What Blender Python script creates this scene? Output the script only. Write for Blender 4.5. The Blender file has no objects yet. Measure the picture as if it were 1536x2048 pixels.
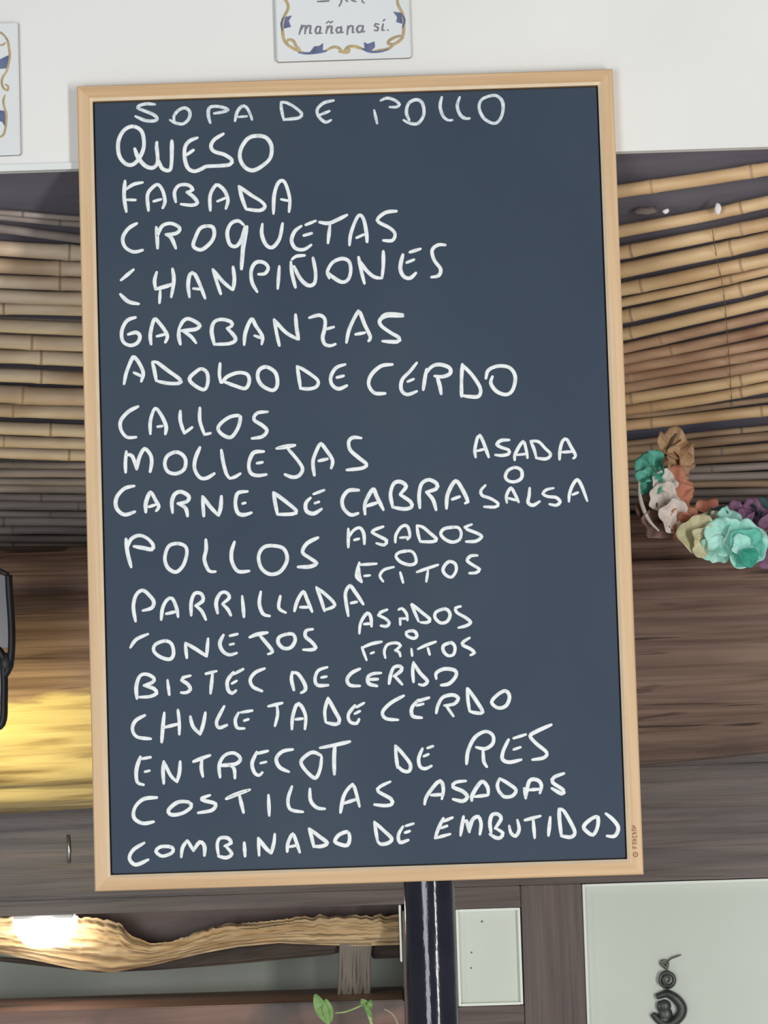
import bpy, bmesh, math, random
from mathutils import Vector, Matrix, noise

random.seed(7)
sc = bpy.context.scene
COL = sc.collection
PI = math.pi

# ------------------------------------------------------------------ camera
W, H, F = 1536, 2048, 5400.0
ZB = 2.10                                   # height of the board's centre
CAM_ROT = (1.649577, 0.031144, 0.006459)
CAM_LOC = Vector((0.040741, -2.972215, -0.275927 + ZB))
BH = 0.894500
BW = 0.6
cd = bpy.data.cameras.new('camera')
cam = bpy.data.objects.new('camera', cd)
COL.objects.link(cam)
cam.location = CAM_LOC
cam.rotation_euler = CAM_ROT
cd.sensor_fit = 'VERTICAL'
cd.sensor_height = 36.0
cd.lens = F / H * 36.0
cd.clip_start = 0.05
sc.camera = cam
RM = cam.rotation_euler.to_matrix()

# ------------------------------------------------------------------ light
world = bpy.data.worlds.new('world')
sc.world = world
world.use_nodes = True
bg = world.node_tree.nodes['Background']
bg.inputs[0].default_value = (0.93, 0.97, 1.0, 1)
bg.inputs[1].default_value = 0.27

def area(name, loc, target, sx, sy, energy, colour):
    ld = bpy.data.lights.new(name, 'AREA')
    ld.shape = 'RECTANGLE'
    ld.size, ld.size_y = sx, sy
    ld.energy = energy
    ld.color = colour
    o = bpy.data.objects.new(name, ld)
    COL.objects.link(o)
    o.location = loc
    o.rotation_euler = (Vector(target) - Vector(loc)).to_track_quat('-Z', 'Y').to_euler()
    return o

area('daylight_doorway', (1.9, -3.6, 1.35), (0.1, 0.3, 2.0), 0.42, 2.2, 88, (1.0, 0.97, 0.93))
area('daylight_window', (-1.5, -4.2, 1.5), (0.0, 0.3, 2.0), 1.3, 1.6, 72, (0.92, 0.97, 1.0))

sc.view_settings.view_transform = 'Standard'
sc.view_settings.look = 'None'
sc.view_settings.gamma = 1
sc.view_settings.use_curve_mapping = False
sc.view_settings.exposure = -0.12

# ------------------------------------------------------------------ helpers
def ray(px, py):
    return RM @ Vector(((px - W / 2) / F, (H / 2 - py) / F, -1.0))

def at(px, py, Y):
    d = ray(px, py)
    return CAM_LOC + d * ((Y - CAM_LOC.y) / d.y)

def on_plane(px, py, p0, n):
    d = ray(px, py)
    return CAM_LOC + d * ((p0 - CAM_LOC).dot(n) / d.dot(n))

def srgb(r, g, b):
    f = lambda c: (c / 12.92 if c <= 0.04045 else ((c + 0.055) / 1.055) ** 2.4)
    return (f(r / 255), f(g / 255), f(b / 255), 1)

def mesh(name, bm, mats, parent=None, smooth=False):
    me = bpy.data.meshes.new(name)
    bmesh.ops.recalc_face_normals(bm, faces=bm.faces[:])
    if smooth:
        for f in bm.faces:
            f.smooth = True
    bm.to_mesh(me)
    bm.free()
    if not isinstance(mats, (list, tuple)):
        mats = [mats]
    for m in mats:
        me.materials.append(m)
    o = bpy.data.objects.new(name, me)
    COL.objects.link(o)
    if parent is not None:
        o.parent = parent
        o.matrix_parent_inverse = Matrix.Translation(parent.location).inverted()
    return o

def tag(o, label, cat, group=None):
    o['label'] = label
    o['category'] = cat
    if group:
        o['group'] = group
    return o

def thing(name, label, cat, loc, group=None):
    o = bpy.data.objects.new(name, None)
    o.empty_display_size = 0.02
    COL.objects.link(o)
    o.location = loc
    return tag(o, label, cat, group)

def struct(o):
    o['kind'] = 'structure'
    return o

def add_box(bm, x0, x1, y0, y1, z0, z1, bev=0.0, mi=0):
    r = bmesh.ops.create_cube(bm, size=1.0)
    vs = r['verts']
    for v in vs:
        v.co = Vector(((x0 + x1) / 2 + v.co.x * (x1 - x0), (y0 + y1) / 2 + v.co.y * (y1 - y0), (z0 + z1) / 2 + v.co.z * (z1 - z0)))
    if bev:
        es = set(e for v in vs for e in v.link_edges)
        bmesh.ops.bevel(bm, geom=list(es), offset=bev, segments=2, affect='EDGES')

def add_hexa(bm, front, back):
    """solid between two quads given in the same order"""
    f = [bm.verts.new(p) for p in front]
    b = [bm.verts.new(p) for p in back]
    bm.faces.new(f)
    bm.faces.new(b[::-1])
    for i in range(4):
        j = (i + 1) % 4
        bm.faces.new((f[i], b[i], b[j], f[j]))

def crom(pts, step, closed=False):
    """Catmull-Rom samples of a polyline of Vectors (doubled points are corners)"""
    out = []
    n = len(pts)
    if n == 2:
        a, b = pts
        k = max(1, int((b - a).length / step))
        return [a.lerp(b, i / k) for i in range(k + 1)]
    for i in range(n - 1):
        p1, p2 = pts[i], pts[i + 1]
        p0 = pts[i - 1] if i > 0 else (pts[n - 2] if closed else p1)
        p3 = pts[i + 2] if i + 2 < n else (pts[1] if closed else p2)
        k = max(1, int((p2 - p1).length / step + 0.5))
        for j in range(k):
            t = j / k
            out.append(0.5 * ((2 * p1) + (p2 - p0) * t + (2 * p0 - 5 * p1 + 4 * p2 - p3) * t * t + (3 * p1 - p0 - 3 * p2 + p3) * t ** 3))
    out.append(pts[-1].copy())
    return out

def tube(bm, pts, rad, seg=10, cap=True, mi=0, squash=1.0):
    """tube through 3-D points; rad is a number or a function of index"""
    n = len(pts)
    rings = []
    up = Vector((0, 1, 0))
    for i, p in enumerate(pts):
        t = (pts[min(i + 1, n - 1)] - pts[max(i - 1, 0)]).normalized()
        u = t.cross(up)
        if u.length < 1e-3:
            u = t.cross(Vector((0, 0, 1)))
        u.normalize()
        v = u.cross(t).normalized()
        r = rad(i) if callable(rad) else rad
        rings.append([bm.verts.new(p + u * (r * math.cos(a)) + v * (r * squash * math.sin(a))) for a in [2 * PI * k / seg for k in range(seg)]])
    for i in range(n - 1):
        for k in range(seg):
            f = bm.faces.new((rings[i][k], rings[i][(k + 1) % seg], rings[i + 1][(k + 1) % seg], rings[i + 1][k]))
            f.material_index = mi(i) if callable(mi) else mi
    if cap:
        for rg in (rings[0], rings[-1][::-1]):
            f = bm.faces.new(rg)
    return rings

def ellipsoid(bm, c, rx, ry, rz, seg=20, rings=12):
    r = bmesh.ops.create_uvsphere(bm, u_segments=seg, v_segments=rings, radius=1.0)
    for v in r['verts']:
        v.co = Vector((c[0] + v.co.x * rx, c[1] + v.co.y * ry, c[2] + v.co.z * rz))
    return r['verts']

# ------------------------------------------------------------------ materials
def new_mat(name):
    m = bpy.data.materials.new(name)
    m.use_nodes = True
    nt = m.node_tree
    return m, nt, nt.nodes['Principled BSDF']

def mat(name, c1, c2=None, scale=(8, 8, 8), rough=0.6, detail=6, bump=0.0, bump_scale=None, metallic=0.0, spec=0.5, lo=0.3, hi=0.7, distort=0.0, c3=None, spot_scale=3.0, coat=0.0, slo=0.48, shi=0.68):
    m, nt, b = new_mat(name)
    b.inputs['Roughness'].default_value = rough
    b.inputs['Metallic'].default_value = metallic
    b.inputs['Specular IOR Level'].default_value = spec
    b.inputs['Coat Weight'].default_value = coat
    tc = nt.nodes.new('ShaderNodeTexCoord')
    def nz(sc_, det):
        mp = nt.nodes.new('ShaderNodeMapping')
        mp.inputs['Scale'].default_value = sc_
        nt.links.new(tc.outputs['Object'], mp.inputs[0])
        t = nt.nodes.new('ShaderNodeTexNoise')
        t.inputs['Scale'].default_value = 1.0
        t.inputs['Detail'].default_value = det
        t.inputs['Distortion'].default_value = distort
        nt.links.new(mp.outputs[0], t.inputs['Vector'])
        return t
    if c2 is None:
        b.inputs['Base Color'].default_value = c1
    else:
        t = nz(scale, detail)
        r = nt.nodes.new('ShaderNodeValToRGB')
        r.color_ramp.elements[0].position = lo
        r.color_ramp.elements[0].color = c1
        r.color_ramp.elements[1].position = hi
        r.color_ramp.elements[1].color = c2
        nt.links.new(t.outputs[0], r.inputs[0])
        out = r.outputs[0]
        if c3 is not None:
            t3 = nz((spot_scale,) * 3 if not isinstance(spot_scale, tuple) else spot_scale, 3)
            r3 = nt.nodes.new('ShaderNodeValToRGB')
            r3.color_ramp.elements[0].position = slo
            r3.color_ramp.elements[1].position = shi
            nt.links.new(t3.outputs[0], r3.inputs[0])
            mx = nt.nodes.new('ShaderNodeMix')
            mx.data_type = 'RGBA'
            nt.links.new(r3.outputs[0], mx.inputs[0])
            nt.links.new(out, mx.inputs[6])
            mx.inputs[7].default_value = c3
            out = mx.outputs[2]
        nt.links.new(out, b.inputs['Base Color'])
    if bump:
        tb = nz(bump_scale or scale, 5)
        bp = nt.nodes.new('ShaderNodeBump')
        bp.inputs['Strength'].default_value = bump
        bp.inputs['Distance'].default_value = 0.004
        nt.links.new(tb.outputs[0], bp.inputs['Height'])
        nt.links.new(bp.outputs[0], b.inputs['Normal'])
    return m

def glow(name, colour, strength):
    m, nt, b = new_mat(name)
    b.inputs['Base Color'].default_value = colour
    b.inputs['Emission Color'].default_value = colour
    b.inputs['Emission Strength'].default_value = strength
    return m

def log_mat():
    """brown bark with short cracks; straw-coloured along the lower left"""
    m = mat('rough_log', srgb(104, 82, 72), srgb(144, 118, 104), (3.2, 50, 95), 0.75, detail=10, bump=0.6, bump_scale=(4, 60, 90), distort=0.6, lo=0.34, hi=0.66,
            c3=srgb(74, 58, 50), spot_scale=(3.4, 34, 80), slo=0.60, shi=0.66)
    nt = m.node_tree
    b = nt.nodes['Principled BSDF']
    old = b.inputs['Base Color'].links[0].from_socket
    tc = nt.nodes.new('ShaderNodeTexCoord')
    sx = nt.nodes.new('ShaderNodeSeparateXYZ')
    nt.links.new(tc.outputs['Object'], sx.inputs[0])
    mp = nt.nodes.new('ShaderNodeMapping')
    mp.inputs['Scale'].default_value = (7, 30, 40)
    nt.links.new(tc.outputs['Object'], mp.inputs[0])
    nz = nt.nodes.new('ShaderNodeTexNoise')
    nz.inputs['Scale'].default_value = 1.0
    nz.inputs['Detail'].default_value = 6
    nt.links.new(mp.outputs[0], nz.inputs['Vector'])
    def math_(op, a, bv):
        n = nt.nodes.new('ShaderNodeMath')
        n.operation = op
        for k, v in enumerate((a, bv)):
            if isinstance(v, float):
                n.inputs[k].default_value = v
            else:
                nt.links.new(v, n.inputs[k])
        return n.outputs[0]
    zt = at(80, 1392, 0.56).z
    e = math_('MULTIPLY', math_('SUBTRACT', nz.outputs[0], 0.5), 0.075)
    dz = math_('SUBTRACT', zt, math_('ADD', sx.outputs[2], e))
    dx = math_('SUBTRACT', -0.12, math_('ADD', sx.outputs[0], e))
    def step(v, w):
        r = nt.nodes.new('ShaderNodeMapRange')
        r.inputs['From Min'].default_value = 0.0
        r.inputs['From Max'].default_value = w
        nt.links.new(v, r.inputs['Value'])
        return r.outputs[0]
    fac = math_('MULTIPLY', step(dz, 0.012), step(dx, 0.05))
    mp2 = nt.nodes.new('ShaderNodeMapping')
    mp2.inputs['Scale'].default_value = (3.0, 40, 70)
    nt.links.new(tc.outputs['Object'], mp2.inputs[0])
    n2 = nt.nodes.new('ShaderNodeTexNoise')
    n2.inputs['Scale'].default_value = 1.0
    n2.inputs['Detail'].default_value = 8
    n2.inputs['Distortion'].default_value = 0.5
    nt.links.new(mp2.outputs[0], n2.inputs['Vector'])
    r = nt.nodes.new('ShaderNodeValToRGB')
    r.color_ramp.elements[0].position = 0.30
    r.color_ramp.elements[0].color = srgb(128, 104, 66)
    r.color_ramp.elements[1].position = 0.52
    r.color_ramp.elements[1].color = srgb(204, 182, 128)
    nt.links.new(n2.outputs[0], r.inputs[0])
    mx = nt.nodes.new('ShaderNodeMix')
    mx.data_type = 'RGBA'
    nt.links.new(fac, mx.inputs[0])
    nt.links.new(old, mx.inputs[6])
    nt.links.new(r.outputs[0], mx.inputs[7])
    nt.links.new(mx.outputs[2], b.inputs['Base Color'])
    return m

M = {}
M['plaster'] = mat('white_plaster', srgb(232, 231, 228), srgb(240, 239, 237), (3, 3, 3), 0.8, bump=0.08, bump_scale=(40, 40, 40))
M['lip'] = mat('white_trim_paint', srgb(235, 238, 236), srgb(225, 230, 230), (9, 9, 9), 0.6)
M['slate'] = mat('chalkboard_surface', srgb(49, 63, 81), srgb(56, 70, 88), (5, 5, 4), 0.6, detail=8, spec=0.3, c3=srgb(61, 74, 88), spot_scale=2.2)
M['chalk'] = mat('white_chalk', srgb(222, 228, 230), srgb(244, 247, 247), (160, 160, 160), 0.9, spec=0.1, lo=0.3, hi=0.55)
M['thin_chalk'] = mat('thin_chalk', srgb(186, 197, 206), srgb(232, 238, 241), (220, 220, 220), 0.9, spec=0.1, lo=0.3, hi=0.6)
M['frame_h'] = mat('pine_frame_horizontal', srgb(196, 158, 116), srgb(222, 188, 146), (3, 60, 140), 0.5, detail=4, distort=0.4, bump=0.05)
M['frame_v'] = mat('pine_frame_vertical', srgb(206, 170, 130), srgb(224, 192, 152), (140, 60, 3), 0.5, detail=4, distort=0.4, bump=0.05)
M['frame_lip'] = mat('pale_inner_lip', srgb(238, 214, 180), srgb(246, 226, 196), (40, 40, 40), 0.5)
M['groove_shadow'] = mat('shadow_groove', srgb(30, 30, 36))  # dark colour stands in for the shadow line inside the frame
M['stamp'] = mat('burnt_stamp', srgb(150, 108, 62))
M['dark_panel'] = mat('dark_ceiling_board', srgb(88, 86, 98), srgb(112, 108, 118), (4, 30, 30), 0.6, c3=srgb(96, 100, 120), spot_scale=1.6)
M['cane_a'] = mat('pale_cane', srgb(212, 188, 158), srgb(232, 212, 186), (6, 70, 70), 0.55, c3=srgb(194, 164, 134), spot_scale=(7, 14, 14))
M['cane_b'] = mat('honey_cane', srgb(212, 176, 132), srgb(228, 196, 152), (6, 70, 70), 0.5, c3=srgb(196, 158, 116), spot_scale=(7, 14, 14))
M['cane_grey'] = mat('grey_and_shaded_cane', srgb(136, 124, 118), srgb(170, 156, 148), (5, 60, 60), 0.7, c3=srgb(120, 108, 102), spot_scale=(6, 18, 18))  # grey canes; on the lower canes this grey is painted-in shade
M['cane_shaded'] = mat('shaded_brown_cane', srgb(140, 114, 92), srgb(182, 154, 124), (5, 60, 60), 0.65, c3=srgb(124, 100, 82), spot_scale=(6, 18, 18))  # brown darkened to put the shade of the lower canes into their colour
M['cane_red'] = mat('ruddy_cane', srgb(172, 134, 106), srgb(204, 166, 134), (5, 60, 60), 0.55, c3=srgb(156, 116, 90), spot_scale=(7, 14, 14))
M['node'] = mat('cane_node', srgb(168, 138, 106), srgb(190, 160, 126), (30, 30, 30), 0.7)
M['node_dark'] = mat('shaded_cane_node', srgb(118, 102, 92), srgb(136, 118, 106), (30, 30, 30), 0.7)  # node colour darkened to match the shaded canes
M['wire'] = mat('binding_wire', srgb(110, 92, 74), rough=0.5)
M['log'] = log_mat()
M['timber'] = mat('dark_timber', srgb(62, 50, 47), srgb(104, 87, 81), (2.6, 34, 60), 0.4, detail=10, bump=0.5, bump_scale=(3, 36, 60), distort=0.7, lo=0.36, hi=0.66, c3=srgb(116, 110, 108), spot_scale=(2.2, 16, 46), slo=0.63, shi=0.70)  # pale grey streaks in the colour stand in for sheen on the wood
M['sill'] = mat('reddish_timber', srgb(112, 84, 76), srgb(146, 114, 102), (2.6, 26, 44), 0.5, detail=9, bump=0.3, distort=0.5, c3=srgb(84, 76, 74), spot_scale=(5, 9, 9), slo=0.56, shi=0.66)
M['timber_dark'] = mat('deep_brown_timber', srgb(84, 66, 62), srgb(112, 90, 84), (2.6, 34, 60), 0.5, detail=8)
M['timber_v'] = mat('dark_timber_upright', srgb(74, 60, 57), srgb(104, 85, 80), (46, 26, 3.2), 0.45, detail=9, bump=0.3, bump_scale=(70, 40, 3), distort=0.5)
M['panel'] = mat('pale_green_grey_paint', srgb(209, 217, 207), srgb(216, 223, 214), (6, 6, 6), 0.6, bump=0.04, bump_scale=(90, 90, 90))
M['bead'] = mat('halo_and_bead_white', srgb(240, 245, 238), rough=0.5)  # white of the painted panel halo and of the niche bead
M['niche'] = mat('shaded_niche_plaster', srgb(188, 193, 182), srgb(198, 203, 192), (5, 5, 5), 0.8)  # same plaster as the panels, darkened in colour for the niche shade
M['bark'] = mat('dry_palm_bark', srgb(176, 144, 104), srgb(228, 202, 162), (5, 40, 70), 0.8, detail=8, bump=0.4, bump_scale=(6, 60, 120), distort=0.7)
M['bark_shadow_strip'] = mat('bark_shadow', srgb(62, 54, 50), srgb(84, 72, 64), (6, 30, 60), 0.8)  # colour of the shadow strip modelled under the bark
M['black'] = mat('glossy_black_paint', srgb(26, 28, 40), srgb(36, 37, 50), (20, 20, 20), 0.12, bump=0.35, bump_scale=(34, 34, 11), spec=0.45)
M['iron'] = mat('black_iron', srgb(38, 36, 40), srgb(52, 50, 54), (30, 30, 30), 0.45, metallic=0.3)
M['pewter'] = mat('dark_pewter', srgb(84, 88, 80), srgb(120, 124, 114), (120, 120, 120), 0.45, metallic=0.4)
M['pewter_dark'] = mat('blackened_pewter', srgb(58, 62, 58), srgb(84, 86, 84), (90, 90, 90), 0.4, metallic=0.4)
M['steel'] = mat('bright_steel', srgb(215, 215, 218), rough=0.25, metallic=0.9)
M['tile'] = mat('glazed_white_tile', srgb(226, 229, 230), srgb(234, 236, 237), (6, 6, 6), 0.3)
M['tile_edge'] = mat('unglazed_tile_edge', srgb(150, 152, 152), srgb(170, 170, 170), (30, 30, 30), 0.8)
M['ochre'] = mat('ochre_glaze', srgb(206, 184, 134), srgb(170, 150, 112), (90, 90, 90), 0.4)
M['blue'] = mat('blue_glaze', srgb(84, 94, 132), srgb(116, 124, 158), (60, 60, 60), 0.4)
M['grey_ink'] = mat('grey_glaze_lettering', srgb(128, 130, 138), rough=0.5)
M['floor'] = mat('pale_tile_floor', srgb(206, 198, 188), srgb(218, 211, 202), (4, 4, 4), 0.6)
M['leaf'] = mat('fresh_green_leaf', srgb(74, 122, 58), srgb(160, 196, 124), (50, 50, 50), 0.5)
M['stem'] = mat('pale_green_stem', srgb(150, 180, 110), srgb(176, 196, 140), (40, 40, 40), 0.6)
M['dry_stem'] = mat('dry_stem', srgb(150, 140, 124), srgb(170, 160, 142), (40, 40, 40), 0.7)
M['pot'] = mat('terracotta_pot', srgb(150, 92, 66), srgb(170, 108, 80), (20, 20, 20), 0.8)
for k, c, d in (('teal', (84, 180, 160), (120, 205, 186)), ('aqua', (150, 222, 205), (196, 240, 228)), ('coral', (186, 116, 92), (214, 148, 122)),
                ('white', (226, 212, 202), (240, 230, 222)), ('tan', (178, 142, 108), (204, 168, 130)), ('cream', (196, 190, 150), (222, 216, 178)),
                ('mauve', (128, 98, 92), (150, 120, 112)), ('purple', (110, 76, 104), (140, 100, 132)), ('green', (40, 140, 118), (60, 160, 138)), ('dusk', (44, 66, 72), (66, 90, 92))):
    M['g_' + k] = mat(k + '_crepe_paper', srgb(*c), srgb(*d), (60, 60, 60), 0.7, bump=0.2, bump_scale=(200, 200, 200))

# ------------------------------------------------------------------ setting
Y_WALL = 0.022                     # face of the white wall; the board hangs against it
Y_RAIL = 0.88                      # face of the timber framing at the back of the recess
z_lip = at(768, 318, Y_WALL).z     # underside of the white wall

bm = bmesh.new()
add_box(bm, -1.3, 1.3, Y_WALL, 0.036, z_lip, 3.1)
struct(mesh('wall_front', bm, M['plaster']))

bm = bmesh.new()
xl = at(150, 330, Y_WALL).x
add_box(bm, -1.3, xl + 0.05, Y_WALL - 0.004, Y_WALL + 0.013, z_lip - 0.0005, z_lip + 0.0072, 0.001)
struct(mesh('trim_1', bm, M['lip']))

# sloping dark boarding behind the canes
p_top = Vector((0, 0.037, z_lip + 0.004))
p_bot = Vector((0, 0.74, at(768, 985, 0.74).z))
sl = (p_bot - p_top).normalized()
n_sl = Vector((0, sl.z, -sl.y))
if n_sl.y > 0:
    n_sl = -n_sl
p_end = p_top + sl * ((0.865 - p_top.y) / sl.y)
bm = bmesh.new()
back = -n_sl * 0.02
add_hexa(bm, [Vector((-1.3, p_top.y, p_top.z)), Vector((1.3, p_top.y, p_top.z)), Vector((1.3, p_end.y, p_end.z)), Vector((-1.3, p_end.y, p_end.z))],
         [Vector((-1.3, p_top.y, p_top.z)) + back, Vector((1.3, p_top.y, p_top.z)) + back, Vector((1.3, p_end.y, p_end.z)) + back, Vector((-1.3, p_end.y, p_end.z)) + back])
struct(mesh('ceiling', bm, M['dark_panel']))

# back of the recess behind the framing
z_low = at(768, 2330, Y_RAIL).z
bm = bmesh.new()
add_box(bm, -1.3, 1.3, 1.24, 1.30, 0.0, p_end.z + 0.1)
struct(mesh('wall_back', bm, M['niche']))
bm = bmesh.new()
add_box(bm, -1.3, 1.3, -5.0, 1.30, -0.05, 0.0)
struct(mesh('floor', bm, M['floor']))

# ------------------------------------------------------------------ timber framing
def timber(name, px0, py0, px1, py1, y0, y1, m, label, cat='beam'):
    a = at(px0, py0, y0)
    b = at(px1, py1, y0)
    bm = bmesh.new()
    add_box(bm, min(a.x, b.x), max(a.x, b.x), y0, y1, min(a.z, b.z), max(a.z, b.z), 0.002)
    o = mesh(name, bm, m)
    return tag(o, label, cat) if label else struct(o)

z_niche_top = at(400, 1821, Y_RAIL).z
z_right_top = at(1350, 1761, Y_RAIL).z
z_rail_top = at(768, 1440, Y_RAIL).z
z_sill = at(400, 2012, Y_RAIL).z
x_niche_r = at(806, 1900, Y_RAIL).x
x_small_l, x_small_r = at(913, 1915, Y_RAIL).x, at(1045, 1915, Y_RAIL).x
z_small_t, z_small_b = at(978, 1816, Y_RAIL).z, at(978, 2013, Y_RAIL).z
x_big_l = at(1168, 1900, Y_RAIL).x

bm = bmesh.new()
add_box(bm, -1.25, 1.25, Y_RAIL, 1.08, z_right_top, z_rail_top, 0.003)
tag(mesh('timber_rail', bm, M['timber']), 'wide dark grained timber rail running behind and below the rough log', 'beam')
bm = bmesh.new()
add_box(bm, -1.25, x_small_r, Y_RAIL + 0.001, 1.08, z_niche_top, z_right_top - 0.0005, 0.001)
add_box(bm, x_small_l - 0.03, x_small_r, Y_RAIL + 0.0012, 1.08, z_small_t, z_niche_top + 0.002, 0.0)
tag(mesh('timber_board', bm, M['timber']), 'narrow brown board directly above the niche and the small pale panel', 'beam')
bm = bmesh.new()
add_box(bm, x_small_r + 0.0008, x_big_l, Y_RAIL + 0.001, 1.08, 0, z_right_top - 0.0005, 0.001)
tag(mesh('timber_post', bm, M['timber_v']), 'upright dark brown timber post between the small pale panel and the large one', 'post')
bm = bmesh.new()
add_box(bm, x_niche_r, x_small_l, Y_RAIL + 0.002, 1.08, 0, z_small_t - 0.0005, 0.001)
tag(mesh('timber_post', bm, M['timber_v']), 'upright timber post half hidden behind the glossy black column', 'post')
bm = bmesh.new()
add_box(bm, -1.25, x_niche_r - 0.0005, Y_RAIL, 1.08, z_sill - 0.16, z_sill, 0.002)
tag(mesh('timber_sill', bm, M['sill']), 'reddish brown timber sill under the shaded niche, bottom left', 'beam')
bm = bmesh.new()
add_box(bm, x_small_l + 0.0005, x_small_r, Y_RAIL + 0.003, 1.08, z_small_b - 0.2, z_small_b, 0.001)
tag(mesh('timber_board', bm, M['timber']), 'brown board directly below the small pale panel', 'beam')

def pale_panel(x0, x1, z0, z1, label, bot=True):
    t = thing('wall_panel', label, 'panel', (x0, Y_RAIL + 0.012, z0))
    bm = bmesh.new()
    add_box(bm, x0 + 0.0012, x1 - 0.0012, Y_RAIL + 0.012, Y_RAIL + 0.03, z0 + 0.0012, z1 - 0.0012)
    mesh('panel_face', bm, M['panel'], t)
    bm = bmesh.new()
    w, ya, yb = 0.0035, Y_RAIL + 0.003, Y_RAIL + 0.014
    add_box(bm, x0 + .001, x0 + .001 + w, ya, yb, z0 + .001, z1 - .001, 0.0006)
    add_box(bm, x1 - .001 - w, x1 - .001, ya, yb, z0 + .001, z1 - .001, 0.0006)
    add_box(bm, x0 + .001 + w, x1 - .001 - w, ya, yb, z1 - .001 - w, z1 - .001, 0.0006)
    if bot:
        add_box(bm, x0 + .001 + w, x1 - .001 - w, ya, yb, z0 + .001, z0 + .001 + w, 0.0006)
    b = mesh('halo_rim', bm, M['bead'], t)  # added white rim stands in for a bright halo along the panel edge
    b['label'] = 'thin added white rim imitating a bright edge halo'
    return t

small_panel = pale_panel(x_small_l, x_small_r, z_small_b, z_small_t, 'small pale green-grey rectangular panel between the black column and dark post')
bm = bmesh.new()
for sx, sy, r in ((964, 1843, 2.2), (943, 1905, 1.8), (942, 1936, 1.8)):
    c = at(sx, sy, Y_RAIL + 0.0115)
    ellipsoid(bm, c, r * .0007, .0006, r * .0007, 8, 6)
s = mesh('speck', bm, M['pewter'], small_panel)
s['label'] = 'tiny grey specks'
big_panel = pale_panel(x_big_l, 1.2, z_sill - 0.5, z_right_top - 0.0005, 'large pale green-grey panel behind the hanging pewter ornament, bottom right', False)

bm = bmesh.new()
add_box(bm, -1.25, x_niche_r - 0.001, 1.03, 1.05, at(400, 1892, 1.03).z, z_niche_top - 0.0006, 0.001)
tag(mesh('backing_board', bm, M['timber_dark']), 'dark brown board across the back of the niche, above the palm bark', 'board')

# white bead at the right end of the niche
bm = bmesh.new()
xb = at(801, 1870, Y_RAIL).x
add_box(bm, xb - 0.0014, xb + 0.0016, Y_RAIL + 0.006, Y_RAIL + 0.012, at(803, 1925, Y_RAIL).z, z_niche_top - 0.001, 0.001)
tag(mesh('corner_bead', bm, M['bead']), 'short white vertical edge strip at the right end of the niche', 'strip')

# ------------------------------------------------------------------ rough log
def log_mesh():
    bm = bmesh.new()
    yc = 0.70
    N, S = 230, 144
    rings = []
    for i in range(N + 1):
        px = -700 + (2750) * i / N
        u = px / 1536
        pt = 1082 + (1012 - 1082) * u + 10 * noise.noise(Vector((u * 3, 1.3, 0)))
        pb = 1632 + (1512 - 1632) * u + 12 * noise.noise(Vector((u * 3.2, 7.1, 0)))
        a, b = at(px, pt, yc), at(px, pb, yc)
        c = (a + b) / 2
        r = (a.z - b.z) / 2
        rg = []
        for k in range(S):
            th = 2 * PI * k / S
            q = Vector((c.x * 1.6, math.cos(th) * 3.1, math.sin(th) * 3.1))
            d = 0.010 * noise.noise(q * 1.0) + 0.006 * noise.noise(Vector((c.x * 3, math.cos(th) * 9, math.sin(th) * 9)))
            crack = noise.noise(Vector((c.x * 2.2 + 11, math.cos(th) * 14, math.sin(th) * 14)))
            if crack > 0.33:
                d -= 0.012 * min(1, (crack - 0.33) * 6)
            hgt = math.sin(th) - 0.66 - 0.05 * noise.noise(Vector((c.x * 2.5, 5.5, 0)))
            if math.cos(th) < 0:
                d -= 0.014 * math.exp(-(hgt / 0.03) ** 2)
            rr = r - 0.006 + d
            rg.append(bm.verts.new((c.x, yc + rr * math.cos(th), c.z + rr * math.sin(th))))
        rings.append(rg)
    for i in range(N):
        for k in range(S):
            bm.faces.new((rings[i][k], rings[i][(k + 1) % S], rings[i + 1][(k + 1) % S], rings[i + 1][k]))
    bm.faces.new(rings[0])
    bm.faces.new(rings[-1][::-1])
    return bm
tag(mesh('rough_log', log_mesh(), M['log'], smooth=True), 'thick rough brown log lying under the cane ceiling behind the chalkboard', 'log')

# ------------------------------------------------------------------ cane mats
def cane(px0, py0, px1, py1, th, m, parent, off=0.012, bow=0.0, seed=0):
    rnd = random.Random(seed)
    n = 60
    pts = []
    for i in range(n + 1):
        t = i / n
        px = px0 + (px1 - px0) * t
        py = py0 + (py1 - py0) * t + bow * 4 * t * (1 - t) + 2.2 * noise.noise(Vector((px * 0.006, seed * 3.7, 0)))
        pts.append(on_plane(px, py, p_top + n_sl * off, n_sl))
    d = (pts[n // 2] - CAM_LOC).length
    r0 = th * 0.5 * d / F
    nodes = []
    x = rnd.uniform(0, 9)
    while x < n:
        nodes.append(int(x))
        x += rnd.uniform(9, 15)
    def rad(i):
        k = 1.0 + 0.05 * noise.noise(Vector((i * 0.2, seed * 1.9, 4)))
        if i in nodes:
            k *= 1.07
        return r0 * k
    bm = bmesh.new()
    # each node is a short darker ring
    fine, idx = [], []
    for i in range(n):
        fine.append(pts[i]); idx.append(i)
        if i in nodes:
            fine.append(pts[i].lerp(pts[i + 1], 0.30)); idx.append(i)
    fine.append(pts[n]); idx.append(n)
    def mi(i):
        return 1 if (idx[i] in nodes and i + 1 < len(idx) and idx[i + 1] == idx[i]) else 0
    tube(bm, fine, lambda i: rad(idx[i]), 12, True, mi)
    return mesh('cane', bm, [m, M['node_dark' if m in (M['cane_grey'], M['cane_shaded']) else 'node']], parent, smooth=True)

def mat_thing(label, px, py):
    return thing('cane_mat', label, 'cane mat', on_plane(px, py, p_top, n_sl))

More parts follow.
